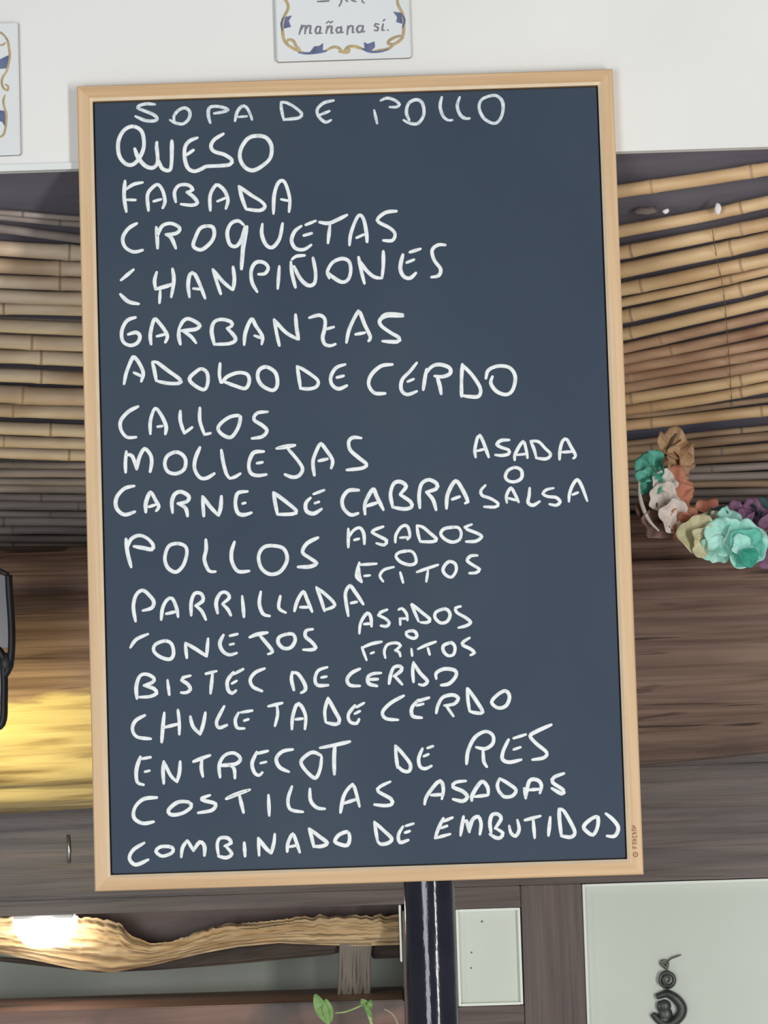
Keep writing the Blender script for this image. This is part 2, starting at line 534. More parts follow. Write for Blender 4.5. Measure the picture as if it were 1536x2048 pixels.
LX0, LX1 = -480, 640
def left_cane(y0, y155, th, m, parent, s, off=0.014):
    k = (y155 - y0) / 155.0
    k2 = k * 0.55
    cane(LX0, y0 + k * LX0, LX1, y0 + k2 * LX1, th, m, parent, off, bow=(k - k2) * 160, seed=s)

lt = mat_thing('pale cane mat on the sloping ceiling left of the chalkboard', 60, 660)
rowsL = [(430, 446, 11, 'cane_grey'), (440, 458, 12, 'cane_grey'), (466, 492, 18, 'cane_grey'), (501, 513, 31, 'cane_a'), (534, 543, 31, 'cane_a'), (565, 571, 28, 'cane_a'),
         (594, 600, 28, 'cane_a'), (619, 624, 24, 'cane_a'), (654, 663, 27, 'cane_a'), (685, 693, 29, 'cane_a'), (715, 723, 29, 'cane_a'),
         (753, 761, 27, 'cane_a'), (790, 798, 36, 'cane_a'), (822, 829, 29, 'cane_a'), (858, 866, 26, 'cane_a'), (884, 891, 24, 'cane_a'), (907, 914, 24, 'cane_a')]
for i, (a, b, th, m) in enumerate(rowsL):
    left_cane(a, b, th, M[m], lt, i + 1)
ll = mat_thing('dull grey cane mat with painted-in shade at the left, between pale canes and log', 60, 1000)
y = 930
for i, th in enumerate((15, 19, 15, 20, 16, 22, 14, 20, 18, 16, 20)):
    left_cane(y, y + 2, th, M['cane_grey'], ll, 40 + i, 0.012)
    y += th * 0.5 + 7.5

RX0, RX1 = 700, 1900
def right_cane(ya, yb, th, m, parent, s, off=0.014):
    k = (yb - ya) / 295.0
    k2 = k * 0.75
    y0 = ya + k2 * (RX0 - 1241)
    y1 = ya + k * (RX1 - 1241)
    t = (1241 - RX0) / (RX1 - RX0)
    lin = y0 + (y1 - y0) * t
    cane(RX0, y0, RX1, y1, th, m, parent, off, bow=(ya - lin) / (4 * t * (1 - t)), seed=s)

rt = mat_thing('honey coloured cane mat rising to the right of the chalkboard', 1400, 600)
rowsR = [(382, 334, 27, 'cane_b'), (463, 399, 25, 'cane_b'), (506, 442, 27, 'cane_b'), (541, 474, 31, 'cane_b'), (579, 514, 27, 'cane_b'), (606, 537, 19, 'cane_b'),
         (634, 562, 27, 'cane_b'), (669, 597, 25, 'cane_b'), (698, 626, 21, 'cane_red'), (719, 653, 22, 'cane_red'), (739, 680, 22, 'cane_red'), (757, 702, 20, 'cane_red'),
         (777, 723, 22, 'cane_red'), (800, 746, 24, 'cane_b'), (823, 770, 22, 'cane_b'), (834, 796, 12, 'cane_shaded'), (851, 818, 23, 'cane_b')]
for i, (a, b, th, m) in enumerate(rowsR):
    right_cane(a, b, th, M[m], rt, 70 + i)
rl = mat_thing('darker brown cane mat behind the paper garland, above the log', 1400, 920)
rowsQ = [(887, 853, 12, 'cane_shaded'), (900, 870, 19, 'cane_shaded'), (914, 893, 18, 'cane_shaded'), (930, 910, 18, 'cane_shaded'), (945, 931, 16, 'cane_grey'), (958, 949, 17, 'cane_grey'),
         (972, 966, 16, 'cane_shaded'), (986, 983, 17, 'cane_grey'), (1000, 999, 16, 'cane_grey'), (1014, 1014, 16, 'cane_grey')]
for i, (a, b, th, m) in enumerate(rowsQ):
    right_cane(a, b, th, M[m], rl, 100 + i, 0.013)
# tying wire and plaster flecks of the right-hand mat
bm = bmesh.new()
wp = [on_plane(x, yy, p_top + n_sl * 0.0225, n_sl) for x, yy in ((1424, 455), (1434, 520), (1443, 560), (1450, 610), (1455, 680), (1459, 730), (1461, 770), (1464, 800))]
tube(bm, crom(wp, 0.01), 0.00042, 6)
mesh('binding_wire', bm, M['wire'], rt)
for (x, yy, rx, rz, mm) in ((1436, 417, 6, 12, 'plaster'), (1331, 423, 6, 5, 'plaster'), (1292, 422, 24, 7, 'cane_grey')):
    bm = bmesh.new()
    c = on_plane(x, yy, p_top + n_sl * (0.021 if mm == 'plaster' else 0.0075), n_sl)
    for v in ellipsoid(bm, c, rx * .0006, 0.003, rz * .0006, 14, 10):
        v.co += Vector((1, 0, 1.2)) * (0.0016 * noise.noise(v.co * 160))
    f = mesh('plaster_fleck', bm, M[mm], rt, smooth=True)
    f['label'] = 'pale plaster fleck near the second cane'

# ------------------------------------------------------------------ black column
bm = bmesh.new()
rc = 0.0283
cx = (at(808, 1800, 0.05).x + at(909, 1800, 0.05).x) / 2
ctop = z_lip
pts = [Vector((cx, 0.0225 + rc, z)) for z in [i * ctop / 60 for i in range(61)]]
tube(bm, pts, lambda i: rc, 40)
tag(mesh('round_column', bm, M['black'], smooth=False), 'glossy black round column below the chalkboard', 'column')
for p in bpy.data.objects['round_column'].data.polygons:
    p.use_smooth = len(p.vertices) == 4

# ------------------------------------------------------------------ chalkboard
board = thing('chalkboard', 'tall chalkboard menu in a pale pine frame hung on the white wall', 'chalkboard', (0, 0.01, ZB - BH / 2))
FW, LIP, FD = 0.0140, 0.0030, 0.0215
Y_SL = 0.0055
hw, hh = BW / 2, BH / 2
def rail(corners_out, inward, m):
    """mitred rail: outer edge a->b, inward unit vectors at both mitres"""
    (ax, az), (bx, bz) = corners_out
    (ix, iz), (jx, jz) = inward
    def P(s, e, y):
        x, z, dx, dz = (ax, az, ix, iz) if e == 0 else (bx, bz, jx, jz)
        return Vector((x + dx * s, y, ZB + z + dz * s))
    prof = [(0.0, FD), (0.0, 0.0012), (0.0012, 0.0), (FW, 0.0), (FW + LIP, 0.0035), (FW + LIP, FD)]
    bm = bmesh.new()
    A = [bm.verts.new(P(s, 0, y)) for s, y in prof]
    B = [bm.verts.new(P(s, 1, y)) for s, y in prof]
    n = len(prof)
    for i in range(n):
        j = (i + 1) % n
        f = bm.faces.new((A[i], A[j], B[j], B[i]))
        f.material_index = 1 if i == 3 else 0
    bm.faces.new(A)
    bm.faces.new(B[::-1])
    return mesh('frame_rail', bm, [m, M['frame_lip']], board)
rail(((-hw, hh), (hw, hh)), ((1, -1), (-1, -1)), M['frame_h'])
rail(((hw, -hh), (-hw, -hh)), ((-1, 1), (1, 1)), M['frame_h'])
rail(((-hw, -hh), (-hw, hh)), ((1, 1), (1, -1)), M['frame_v'])
right_rail = rail(((hw, hh), (hw, -hh)), ((-1, -1), (-1, 1)), M['frame_v'])
bm = bmesh.new()
q = FW + LIP + 0.0016
add_box(bm, -hw + q, hw - q, Y_SL, Y_SL + 0.006, ZB - hh + q, ZB + hh - q, 0.0008)
surface = s = mesh('writing_surface', bm, M['slate'], board)
s['label'] = 'dark slate blue writing surface'
bm = bmesh.new()
q = FW + LIP - 0.0006
add_box(bm, -hw + q, hw - q, Y_SL + 0.006, Y_SL + 0.013, ZB - hh + q, ZB + hh - q)
s = mesh('backing_board', bm, M['groove_shadow'], board)
s['label'] = 'dark backing painted as the frame shadow line round the writing surface'

CROP = {'A': (220, 170, 3.84), 'B': (540, 170, 3.072), 'C': (220, 340, 3.84), 'D': (540, 400, 3.84), 'E': (220, 610, 3.84), 'F': (560, 610, 3.072),
        'G': (220, 800, 3.84), 'H': (540, 850, 3.84), 'I': (860, 850, 4.5176), 'J': (230, 1040, 3.4133), 'K': (660, 1030, 4.5176), 'L': (240, 1320, 3.84),
        'M': (560, 1310, 3.072), 'N': (240, 1470, 3.2), 'O': (680, 1430, 3.339), 'P': (900, 1530, 4.2667), 'S': (1180, 1580, 9.307), 'T': (500, 0, 3.072),
        'R': (1270, 1880, 11.815), 'U': (0, 0, 6.025), 'V': (580, 1850, 6.4)}

def parse(txt):
    """'A 1,2 3,4 ; 5,6 7,8' -> strokes in photograph pixels"""
    out = []
    for line in txt.strip().splitlines():
        line = line.strip()
        if not line:
            continue
        ox, oy, s = CROP[line[0]]
        for st in line[1:].split(';'):
            pts = []
            for p in st.split():
                a, b = p.split(',')
                pts.append((ox + float(a) / s, oy + float(b) / s))
            if pts:
                out.append(pts)
    return out

def ribbon(bm, pts2, width, Y, seed=0, taper=0.72, thick=0.0005):
    """low rounded stroke (chalk or glaze) lying on the plane y = Y"""
    P = [at(x, y, Y) for x, y in pts2]
    closed = len(P) > 3 and (P[0] - P[-1]).length < 1e-6
    S = crom(P, 0.0024, closed)
    S = [q for i, q in enumerate(S) if i == 0 or (q - S[i - 1]).length > 1e-5]
    n = len(S)
    T, HW = [], []
    for i in range(n):
        if closed and i in (0, n - 1):
            T.append((S[1] - S[n - 2]).normalized())
        else:
            T.append((S[min(i + 1, n - 1)] - S[max(i - 1, 0)]).normalized())
        k = 1 + 0.15 * noise.noise(Vector((i * 0.16, seed * 2.31, 0.5)))
        e = min(i, n - 1 - i)
        if not closed and e < 3:
            k *= taper + (1 - taper) * e / 3
        HW.append(width * 0.5 * k)
    sec = [(c / 5.0 * PI) for c in range(10)]
    rows = []
    def ring(c, t, hw_, f):
        nn = Vector((-t.z, 0, t.x))
        rows.append([bm.verts.new(c + nn * (hw_ * math.cos(a)) + Vector((0, f * thick * math.sin(a), 0))) for a in sec])
    if not closed:
        for f in (0.35, 0.75):
            ring(S[0] - T[0] * HW[0] * math.sqrt(1 - f * f), T[0], HW[0] * f, f)
    for i in range(n):
        ring(S[i], T[i], HW[i], 1.0)
    if not closed:
        for f in (0.75, 0.35):
            ring(S[-1] + T[-1] * HW[-1] * math.sqrt(1 - f * f), T[-1], HW[-1] * f, f)
    for i in range(len(rows) - 1):
        for k in range(10):
            bm.faces.new((rows[i][k], rows[i][(k + 1) % 10], rows[i + 1][(k + 1) % 10], rows[i + 1][k]))
    bm.faces.new(rows[0])
    bm.faces.new(rows[-1][::-1])
    # rounded corners where the stroke turns sharply
    for i in range(1, n - 1):
        if (S[i + 1] - S[i]).normalized().dot((S[i] - S[i - 1]).normalized()) < 0.72:
            ellipsoid(bm, S[i], HW[i], thick, HW[i], 12, 6)

PXM = 0.5 * (BW / 1072 + BW / 1098)
def chalk_line(words, txt, wpx, m='chalk', counts=()):
    """one mesh per written word; counts gives the strokes of every word but the last"""
    strokes = parse(txt)
    parts = words.split(' beside ')[0].split()
    cuts = [0]
    for c in counts:
        cuts.append(cuts[-1] + c)
    cuts.append(len(strokes))
    for w, a, b in zip(parts, cuts, cuts[1:]):
        bm = bmesh.new()
        for i, st in enumerate(strokes[a:b]):
            ribbon(bm, st, 0.87 * wpx * PXM, Y_SL - 0.0003, i + a + len(words))
        o = mesh('chalk_word', bm, M[m], surface, smooth=True)
        o['label'] = 'white chalk word ' + w

chalk_line('SOPA DE POLLO', '''
A 345,148 270,145 215,165 230,185 330,225 362,258 340,275 270,272 195,240 ; 460,268 500,290 560,298 605,260 612,205 575,175 525,195 490,240 495,280
A 770,290 755,235 760,180 800,163 870,172 905,190 870,205 800,218 ; 960,275 975,210 1010,165 1045,168 1075,220 1090,265 ; 985,245 1050,240
B 85,215 70,150 68,105 ; 68,105 100,108 150,135 195,175 180,200 130,208 85,212 ; 390,95 330,110 290,150 300,195 340,228 375,215 ; 310,182 365,160
B 640,155 658,235 ; 680,95 720,80 770,95 795,120 775,135 735,135 ; 820,215 860,235 910,235 945,180 935,110 895,90 850,115 838,170 855,215
B 1055,75 1045,130 1060,185 1090,215 1120,215 ; 1165,75 1150,130 1170,185 1200,205 1225,205 ; 1360,65 1300,90 1285,145 1320,210 1385,235 1425,185 1430,110 1400,70 1360,65
''', 8.3, 'thin_chalk', counts=(5, 4))
chalk_line('QUESO', '''
A 180,318 110,345 65,430 70,540 120,605 175,610 225,560 260,470 245,360 180,318 ; 190,490 215,555 270,620 330,635 365,590 358,470 360,440 ; 370,570 400,640 455,655 472,600 475,430
A 670,405 610,430 575,480 575,570 600,640 650,662 710,640 740,625 840,620 920,610 935,575 880,535 800,510 775,470 800,420 870,375 ; 590,535 640,500
A 1130,390 1060,410 1005,490 1000,570 1040,635 1100,655 1170,620 1230,560 1240,470 1200,405 1130,390
''', 9.8)
chalk_line('FABADA', '''
C 115,85 108,200 125,320 ; 120,150 180,110 250,95 ; 130,228 195,230 ; 295,310 288,190 330,130 370,112 405,160 422,240 405,290 ; 335,240 390,225
C 505,245 495,170 530,118 600,115 635,150 590,170 ; 590,170 640,205 670,250 630,270 545,262 ; 770,310 768,200 800,130 830,115 880,160 905,230 890,295 ; 825,240 885,215
C 1045,300 1015,220 990,125 ; 990,125 1080,190 1160,240 1190,280 1150,310 1045,300 ; 1255,335 1260,200 1285,110 1320,80 1350,110 1380,220 1375,320 ; 1315,225 1365,235
''', 9.0)
chalk_line('CROQUETAS', '''
C 205,410 140,450 98,520 115,590 180,628 250,615 ; 355,440 362,520 365,600 ; 362,510 400,430 470,410 535,445 510,485 430,495 ; 430,495 470,520 505,600
C 740,430 690,450 655,520 640,585 700,612 770,560 800,500 790,440 740,430 ; 1025,420 985,390 930,410 900,480 920,570 970,585 1010,530 1035,440 ; 1052,435 1030,560 1008,760 ; 1040,435 1018,600 1010,760
C 1170,415 1165,490 1195,570 1245,595 1300,530 1325,410
D 240,200 190,240 165,310 195,370 260,380 315,345 ; 275,190 350,160 ; 260,272 320,255 ; 380,170 450,178 520,150 590,115 ; 460,190 445,330
D 610,345 620,260 660,150 690,115 720,150 740,250 745,320 ; 665,290 720,265 ; 970,85 890,95 830,140 835,170 920,215 960,260 940,310 870,310
''', 9.3)
chalk_line('CHANPIÑONES', '''
C 180,765 85,845 ; 80,955 140,1010 220,1028 ; 358,785 342,850 350,915 ; 380,1020 385,930 ; 350,915 440,890 485,872 ; 480,760 490,850 470,975
C 610,975 600,880 615,800 650,800 690,880 730,985 ; 640,910 690,915 ; 850,950 820,860 790,765 ; 790,765 860,850 940,920 ; 945,918 955,840 945,745
C 1130,935 1090,860 1085,770 1120,710 1180,710 1215,750 1190,795 1140,800 ; 1300,740 1288,910
D 170,455 200,432 265,425 ; 195,670 168,560 160,475 ; 185,510 230,600 290,655 340,640 350,560 330,445 ; 455,600 440,550 480,480 550,450 605,470 620,540 600,610 550,630 480,590 450,560
D 725,640 705,560 680,440 ; 690,470 740,540 800,590 858,600 ; 860,597 870,500 870,395 ; 1020,420 1000,520 1025,585 1075,600 1120,560 ; 1075,400 1155,375 ; 1050,480 1105,458
D 1345,345 1290,345 1245,385 1260,460 1310,530 1295,580 1240,592
''', 9.3)
chalk_line('GARBANZAS', '''
E 195,95 130,120 90,200 100,280 155,310 210,290 230,240 200,210 140,225 ; 315,300 310,220 340,110 380,140 430,210 440,250 425,285 ; 360,240 420,225
E 540,300 528,240 530,180 ; 528,185 560,125 600,105 660,130 690,160 660,185 600,193 545,197 ; 560,200 620,240 660,290 ; 800,300 780,200 800,130 860,110 930,130 935,160 900,178 ; 900,180 940,220 965,265 920,295 800,302
E 1030,305 1040,210 1085,110 1120,160 1170,240 1165,300 ; 1110,235 1175,258 ; 1300,310 1280,220 1260,112 ; 1262,115 1350,210 1440,262 ; 1448,262 1432,170 1425,75
F 180,78 240,62 275,85 275,140 262,200 275,240 310,250 340,240 ; 275,150 330,135 ; 408,230 425,150 470,55 490,45 520,120 555,195 545,220 ; 465,180 520,170 ; 755,68 660,66 615,90 620,125 680,170 730,200 720,225 630,222 ; 755,58 660,54 625,70
''', 9.3)
chalk_line('ADOBO DE CERDO', '''
E 108,605 125,520 165,420 185,400 220,440 255,520 240,585 ; 185,520 240,545 ; 355,580 340,500 325,440 ; 325,437 360,440 440,500 535,570 530,600 440,600 355,582 ; 700,490 650,520 610,565 640,610 720,650 750,600 745,520 700,490
E 845,450 840,530 850,595 ; 860,595 900,550 980,520 1050,530 1070,580 1040,640 960,620 880,590 ; 1200,475 1145,500 1135,560 1170,620 1250,655 1285,610 1270,520 1200,475
F 125,510 115,440 105,380 ; 105,377 150,400 230,460 225,500 180,515 125,512 ; 400,365 345,385 312,440 320,490 360,515 410,495 ; 350,445 390,435 ; 690,365 620,375 560,430 545,490 580,540 645,543
F 840,355 800,405 750,460 745,520 780,550 840,530 ; 785,470 820,455 ; 880,520 890,450 900,395 ; 890,430 930,380 980,365 1040,385 1045,420 1000,440 950,436 ; 965,440 980,490 990,545
F 1115,560 1115,460 1120,365 ; 1120,368 1180,430 1230,510 1220,560 1160,562 1115,555 ; 1265,450 1280,400 1340,375 1410,385 1445,440 1430,520 1390,550 1330,530 1295,480 1305,440
''', 9.3, counts=(8, 4))
chalk_line('CALLOS', '''
G 215,50 140,90 82,160 85,230 130,285 200,285 ; 310,260 310,160 345,65 390,110 430,200 425,260 ; 365,205 400,200 ; 540,85 540,160 570,255 ; 570,255 630,210 ; 690,60 690,160 725,265 ; 725,265 770,255
G 990,120 920,130 850,180 830,225 870,270 930,285 980,220 1000,150 990,120 ; 1210,90 1130,100 1105,150 1170,195 1205,235 1170,280 1090,295
''', 9.0)
chalk_line('MOLLEJAS', '''
G 120,555 118,480 125,395 ; 122,420 170,430 205,530 ; 205,530 225,440 265,375 310,420 320,480 308,550 ; 500,400 440,430 420,490 445,550 510,565 570,530 580,460 550,415 500,400
G 690,365 655,450 650,530 690,595 740,600 800,565 ; 855,385 870,480 895,570 920,602 ; 920,602 960,590 1000,565 ; 1180,395 1110,400 1080,440 1065,500 1080,560 1130,580 1200,572 ; 1130,485 1170,478
H 50,180 120,170 190,155 ; 60,175 120,163 180,155 ; 140,185 220,280 250,340 220,390 170,400 115,380 ; 340,385 330,280 360,190 390,145 430,190 480,270 470,330 ; 375,275 440,260 ; 700,100 640,95 605,125 615,190 680,250 740,300 710,330 590,345
''', 9.3)
chalk_line('CARNE DE CABRA', '''
G 185,660 110,680 50,750 50,830 110,880 190,858 ; 275,860 275,790 310,710 350,770 375,820 355,850 ; 300,820 345,805 ; 480,865 475,780 500,720 550,705 605,740 590,780 520,795 ; 530,800 580,830 595,890
G 720,890 715,820 710,740 ; 715,745 770,820 830,885 ; 835,885 850,820 855,740 ; 1055,702 985,712 965,760 965,820 985,870 1030,882 1085,865 ; 1018,795 1038,790 ; 1285,875 1270,800 1255,710 ; 1258,712 1350,780 1430,850 1400,875 1285,878
H 310,560 275,600 280,660 335,680 395,645 ; 335,530 415,500 ; 345,600 375,590 ; 680,500 600,505 555,570 565,640 620,690 675,678 ; 730,685 730,600 790,495 820,550 870,650 ; 740,622 820,597
H 940,620 925,530 950,450 1000,435 1045,470 1000,530 ; 1000,535 1080,590 1085,630 1030,645 940,630 ; 1150,635 1145,530 1165,450 1220,420 1280,450 1275,490 1200,515 ; 1200,515 1250,570 1275,650
H 1355,640 1365,530 1425,430 1480,500 1520,590 1500,600 ; 1400,570 1455,550
''', 9.6, counts=(10, 5))
chalk_line('ASADA O SALSA', '''
I 412,290 405,220 430,110 450,95 480,150 530,290 ; 420,235 500,215 ; 715,135 640,140 605,175 640,200 710,225 710,260 650,275 590,270 ; 765,315 770,260 840,150 870,230 880,295 ; 790,270 870,260
I 960,295 940,220 910,145 ; 915,145 980,150 1040,210 1090,265 1050,305 960,298 ; 1170,310 1175,220 1200,140 1235,130 1270,190 1315,275 1295,300 ; 1200,245 1280,240
I 755,385 700,415 680,470 710,505 770,512 825,480 830,420 800,390 755,385
I 500,545 460,590 470,635 550,665 615,710 590,740 490,738 ; 695,700 690,640 730,570 770,630 800,695 ; 705,660 780,680 ; 900,570 895,640 885,700 930,725 990,690
I 1115,570 1050,585 1020,620 1060,645 1140,655 1175,695 1140,725 1080,715 ; 1255,690 1260,620 1290,540 1330,495 1370,550 1420,685 ; 1290,628 1335,610
''', 8.4, counts=(9, 1))
chalk_line('POLLOS', '''
J 75,130 85,220 110,320 ; 85,190 110,130 165,105 220,125 260,170 250,200 190,190 130,180 ; 425,160 365,180 340,260 360,325 415,355 465,310 490,230 480,180 425,160
J 620,135 622,200 610,270 640,345 685,352 ; 815,150 795,220 800,290 840,350 915,348 ; 1070,175 1010,190 980,250 1000,330 1060,370 1130,350 1175,270 1150,195 1070,175 ; 1385,120 1310,160 1280,220 1330,260 1375,295 1330,318 1250,320
''', 9.3)
chalk_line('ASADOS O FRITOS beside POLLOS', '''
K 165,290 165,200 165,125 ; 165,210 210,140 270,115 305,170 310,260 ; 220,225 260,215 ; 480,105 410,130 380,155 440,190 510,230 490,270 420,255 ; 590,245 595,180 640,110 690,95 715,140 720,200 700,220 ; 635,205 700,200
K 815,240 795,170 785,95 ; 790,95 840,110 900,160 960,215 930,240 815,240 ; 1110,110 1030,125 1000,170 1040,220 1110,245 1170,220 1185,160 1160,115 1110,110 ; 1280,85 1220,110 1240,130 1330,165 1370,195 1320,235 1230,240
K 690,325 620,340 595,375 640,425 720,450 775,430 770,370 740,330 690,325
K 265,430 245,500 240,560 285,605 ; 258,450 340,445 420,440 ; 262,480 265,540 285,600 ; 310,550 360,545 ; 480,600 450,550 480,500 530,480 575,470 ; 635,520 660,610 ; 785,515 870,485 975,450 ; 885,500 870,600
K 1080,420 1040,450 1020,500 1050,545 1100,560 1140,500 1130,440 1080,420 ; 1330,365 1270,370 1240,410 1280,445 1350,490 1320,520 1260,525
''', 8.2, counts=(10, 1))
chalk_line('PARRILLADA', '''
J 140,690 125,590 145,510 190,480 240,520 265,560 250,600 190,618 ; 315,680 325,600 355,545 390,535 420,600 430,660 ; 350,640 415,625 ; 520,650 520,560 545,500 590,505 600,550 550,585 ; 550,585 590,620 620,680
J 700,635 690,560 720,500 760,495 780,530 735,570 ; 735,575 770,610 790,650 ; 868,520 880,660 ; 995,490 985,570 1010,640 1055,655 ; 1128,520 1118,600 1165,632 ; 1225,620 1245,550 1285,490 1310,540 1345,625 ; 1265,595 1320,595
J 1430,620 1405,540 1375,460 ; 1380,465 1440,510 1500,580 1430,615
K 165,910 145,790 140,700 180,640 230,700 300,805 ; 190,795 240,785
''', 9.0)
chalk_line('CONEJOS', '''
J 105,870 145,815 225,778 ; 340,825 275,850 265,895 310,935 375,950 400,910 385,845 340,825 ; 490,940 484,890 480,845 ; 482,840 550,880 625,930 ; 625,928 630,870 635,810
J 740,785 715,840 735,895 780,920 830,908 ; 785,790 835,778 ; 785,850 810,845 ; 920,800 970,780 1040,768 ; 990,790 1050,860 1075,900 1045,915 ; 1170,780 1120,800 1115,840 1150,875 1200,870 1230,820 1215,780 1170,780
J 1350,745 1305,755 1300,795 1340,830 1370,870 1345,885 1285,885
''', 9.0)
chalk_line('ASADOS O FRITOS beside CONEJOS', '''
K 265,1070 275,980 320,900 350,890 370,930 375,1005 ; 310,985 370,980 ; 515,855 455,880 440,905 500,935 535,975 510,1005 460,1000 ; 635,990 632,940 ; 620,855 650,845 690,890 700,950 ; 630,935 700,935
K 800,960 770,890 735,810 ; 740,805 830,880 900,940 880,970 820,970 ; 1020,850 955,880 950,930 1000,975 1060,960 1085,900 1060,855 1020,850 ; 1180,825 1135,840 1145,880 1230,930 1270,970 1230,1000 1160,1018
K 735,1045 690,1060 700,1095 760,1115 785,1090 770,1055 735,1045
K 330,1310 300,1230 288,1195 ; 290,1200 370,1165 465,1145 ; 370,1250 395,1240 ; 500,1290 490,1230 520,1170 600,1155 635,1180 590,1225 ; 590,1220 625,1240 635,1275 ; 735,1210 742,1270 ; 795,1210 870,1175 955,1145 ; 885,1205 900,1260
K 1080,1155 1025,1180 1025,1230 1065,1270 1115,1260 1130,1200 1110,1160 1080,1155 ; 1260,1110 1205,1145 1200,1175 1270,1210 1305,1245 1270,1265
''', 8.2, counts=(10, 1))
chalk_line('BISTEC DE CERDO', '''
L 130,295 125,200 155,120 210,110 260,140 250,170 185,195 ; 185,195 260,220 280,255 230,280 150,285 ; 365,155 378,265 ; 540,120 485,135 475,155 520,185 540,225 510,250 470,250 ; 660,105 740,85 ; 710,110 695,255
L 870,95 825,160 830,230 860,255 890,235 ; 870,110 945,70 ; 860,180 895,160 ; 1110,65 1040,95 1000,150 1020,205 1090,238
M 85,215 70,150 75,105 ; 75,108 110,115 150,175 155,215 130,232 ; 290,75 235,95 215,145 230,185 295,185 ; 255,138 285,132 ; 490,85 440,110 412,150 430,185 490,190 ; 620,110 570,115 540,135 545,175 595,190 ; 555,150 600,148
M 670,175 680,120 700,75 740,70 745,95 700,130 ; 705,130 750,180 ; 820,165 815,100 820,45 ; 822,50 860,110 905,160 880,185 855,180 ; 960,145 960,110 1010,85 1075,95 1080,130 1040,175 990,185
''', 9.0, counts=(10, 4))
chalk_line('CHULETA DE CERDO', '''
L 190,425 120,465 95,530 130,590 235,605 ; 340,405 330,500 320,630 ; 330,520 450,490 ; 445,385 455,480 455,570 ; 540,435 560,510 615,570 ; 615,570 640,490 655,405 ; 800,355 765,420 740,480 760,520 820,500
L 910,405 885,460 900,520 955,525 ; 930,402 1015,388 ; 955,465 985,455 ; 1140,355 1245,330 ; 1205,350 1210,420 1190,505 ; 1320,530 1325,440 1355,345 1390,350 1425,430 1420,530 ; 1350,455 1400,450
M 280,410 275,340 295,265 ; 297,268 335,340 365,400 345,425 285,415 ; 460,310 420,365 430,410 470,420 485,395 ; 470,320 515,295 ; 460,360 490,345 ; 760,250 680,295 630,350 650,390 725,398
M 850,275 810,325 815,375 870,385 ; 840,285 915,262 ; 840,310 880,300 ; 960,355 970,310 1000,260 1060,245 1095,265 1070,300 1010,310 ; 1020,310 1065,375 ; 1165,345 1155,280 1150,205 ; 1155,207 1205,280 1245,350 1200,355 1165,345
M 1385,220 1335,245 1300,290 1340,325 1390,310 1410,255 1385,220
''', 9.0, counts=(14, 5))
chalk_line('ENTRECOT DE RES', '''
N 130,140 105,220 110,300 150,318 ; 140,152 195,142 ; 160,235 188,228 ; 280,310 275,230 280,170 ; 285,180 325,260 365,300 ; 365,297 380,240 385,170 ; 470,170 520,150 575,130 ; 525,150 520,210 530,265
N 640,270 635,190 670,130 730,115 770,150 740,185 640,195 ; 700,190 730,215 735,275 ; 875,110 845,180 860,240 890,258 910,240 ; 870,120 945,102 ; 900,180 935,172 ; 1105,92 1040,105 1000,150 1020,205 1080,235
N 1285,130 1230,110 1170,150 1160,185 1200,240 1250,275 1280,220 1290,140 ; 1280,82 1370,65 1470,42 ; 1375,70 1370,150 1372,250
O 385,350 375,280 370,205 ; 375,210 420,260 470,330 460,375 420,372 390,345 ; 550,225 525,290 535,345 570,358 610,340 ; 585,220 620,208 ; 560,275 590,262 ; 845,325 855,240 900,150 970,110 1020,135 1020,190 970,225 910,215
O 955,235 960,310 980,345 ; 1125,165 1090,240 1085,295 1130,315 1210,298 ; 1160,155 1240,130 ; 1160,230 1205,215 ; 1410,65 1310,110 1270,140 1310,190 1380,250 1360,285 1285,298
''', 9.2, counts=(17, 5))
chalk_line('COSTILLAS ASADAS', '''
N 235,400 150,410 95,465 90,530 145,565 215,555 ; 440,430 370,430 310,480 330,510 400,500 455,460 440,430 ; 575,385 525,405 540,420 610,440 590,480 500,498 ; 680,408 750,380 830,350 ; 690,400 760,372 825,352 ; 765,390 790,495
N 950,385 955,515 ; 1100,330 1075,410 1090,475 1170,492 ; 1215,345 1220,420 1260,465 1310,472
O 3,650 25,540 70,475 95,480 130,610 ; 25,590 110,562 ; 335,445 265,480 255,510 340,560 345,595 300,605 230,598
O 565,595 580,540 650,450 680,450 690,500 680,560 ; 610,535 690,530 ; 840,440 770,450 755,480 820,510 850,545 820,575 755,562 ; 880,570 885,530 945,445 985,480 990,530 ; 985,535 900,545
O 1065,520 1050,470 1065,425 ; 1068,425 1120,455 1175,500 1150,540 1095,545 1065,510 ; 1240,555 1230,490 ; 1240,550 1265,440 1320,435 1345,470 1335,520 ; 1260,500 1330,495 ; 1495,390 1430,415 1420,450 1490,500 1480,525 1415,490
''', 9.2, counts=(12,))
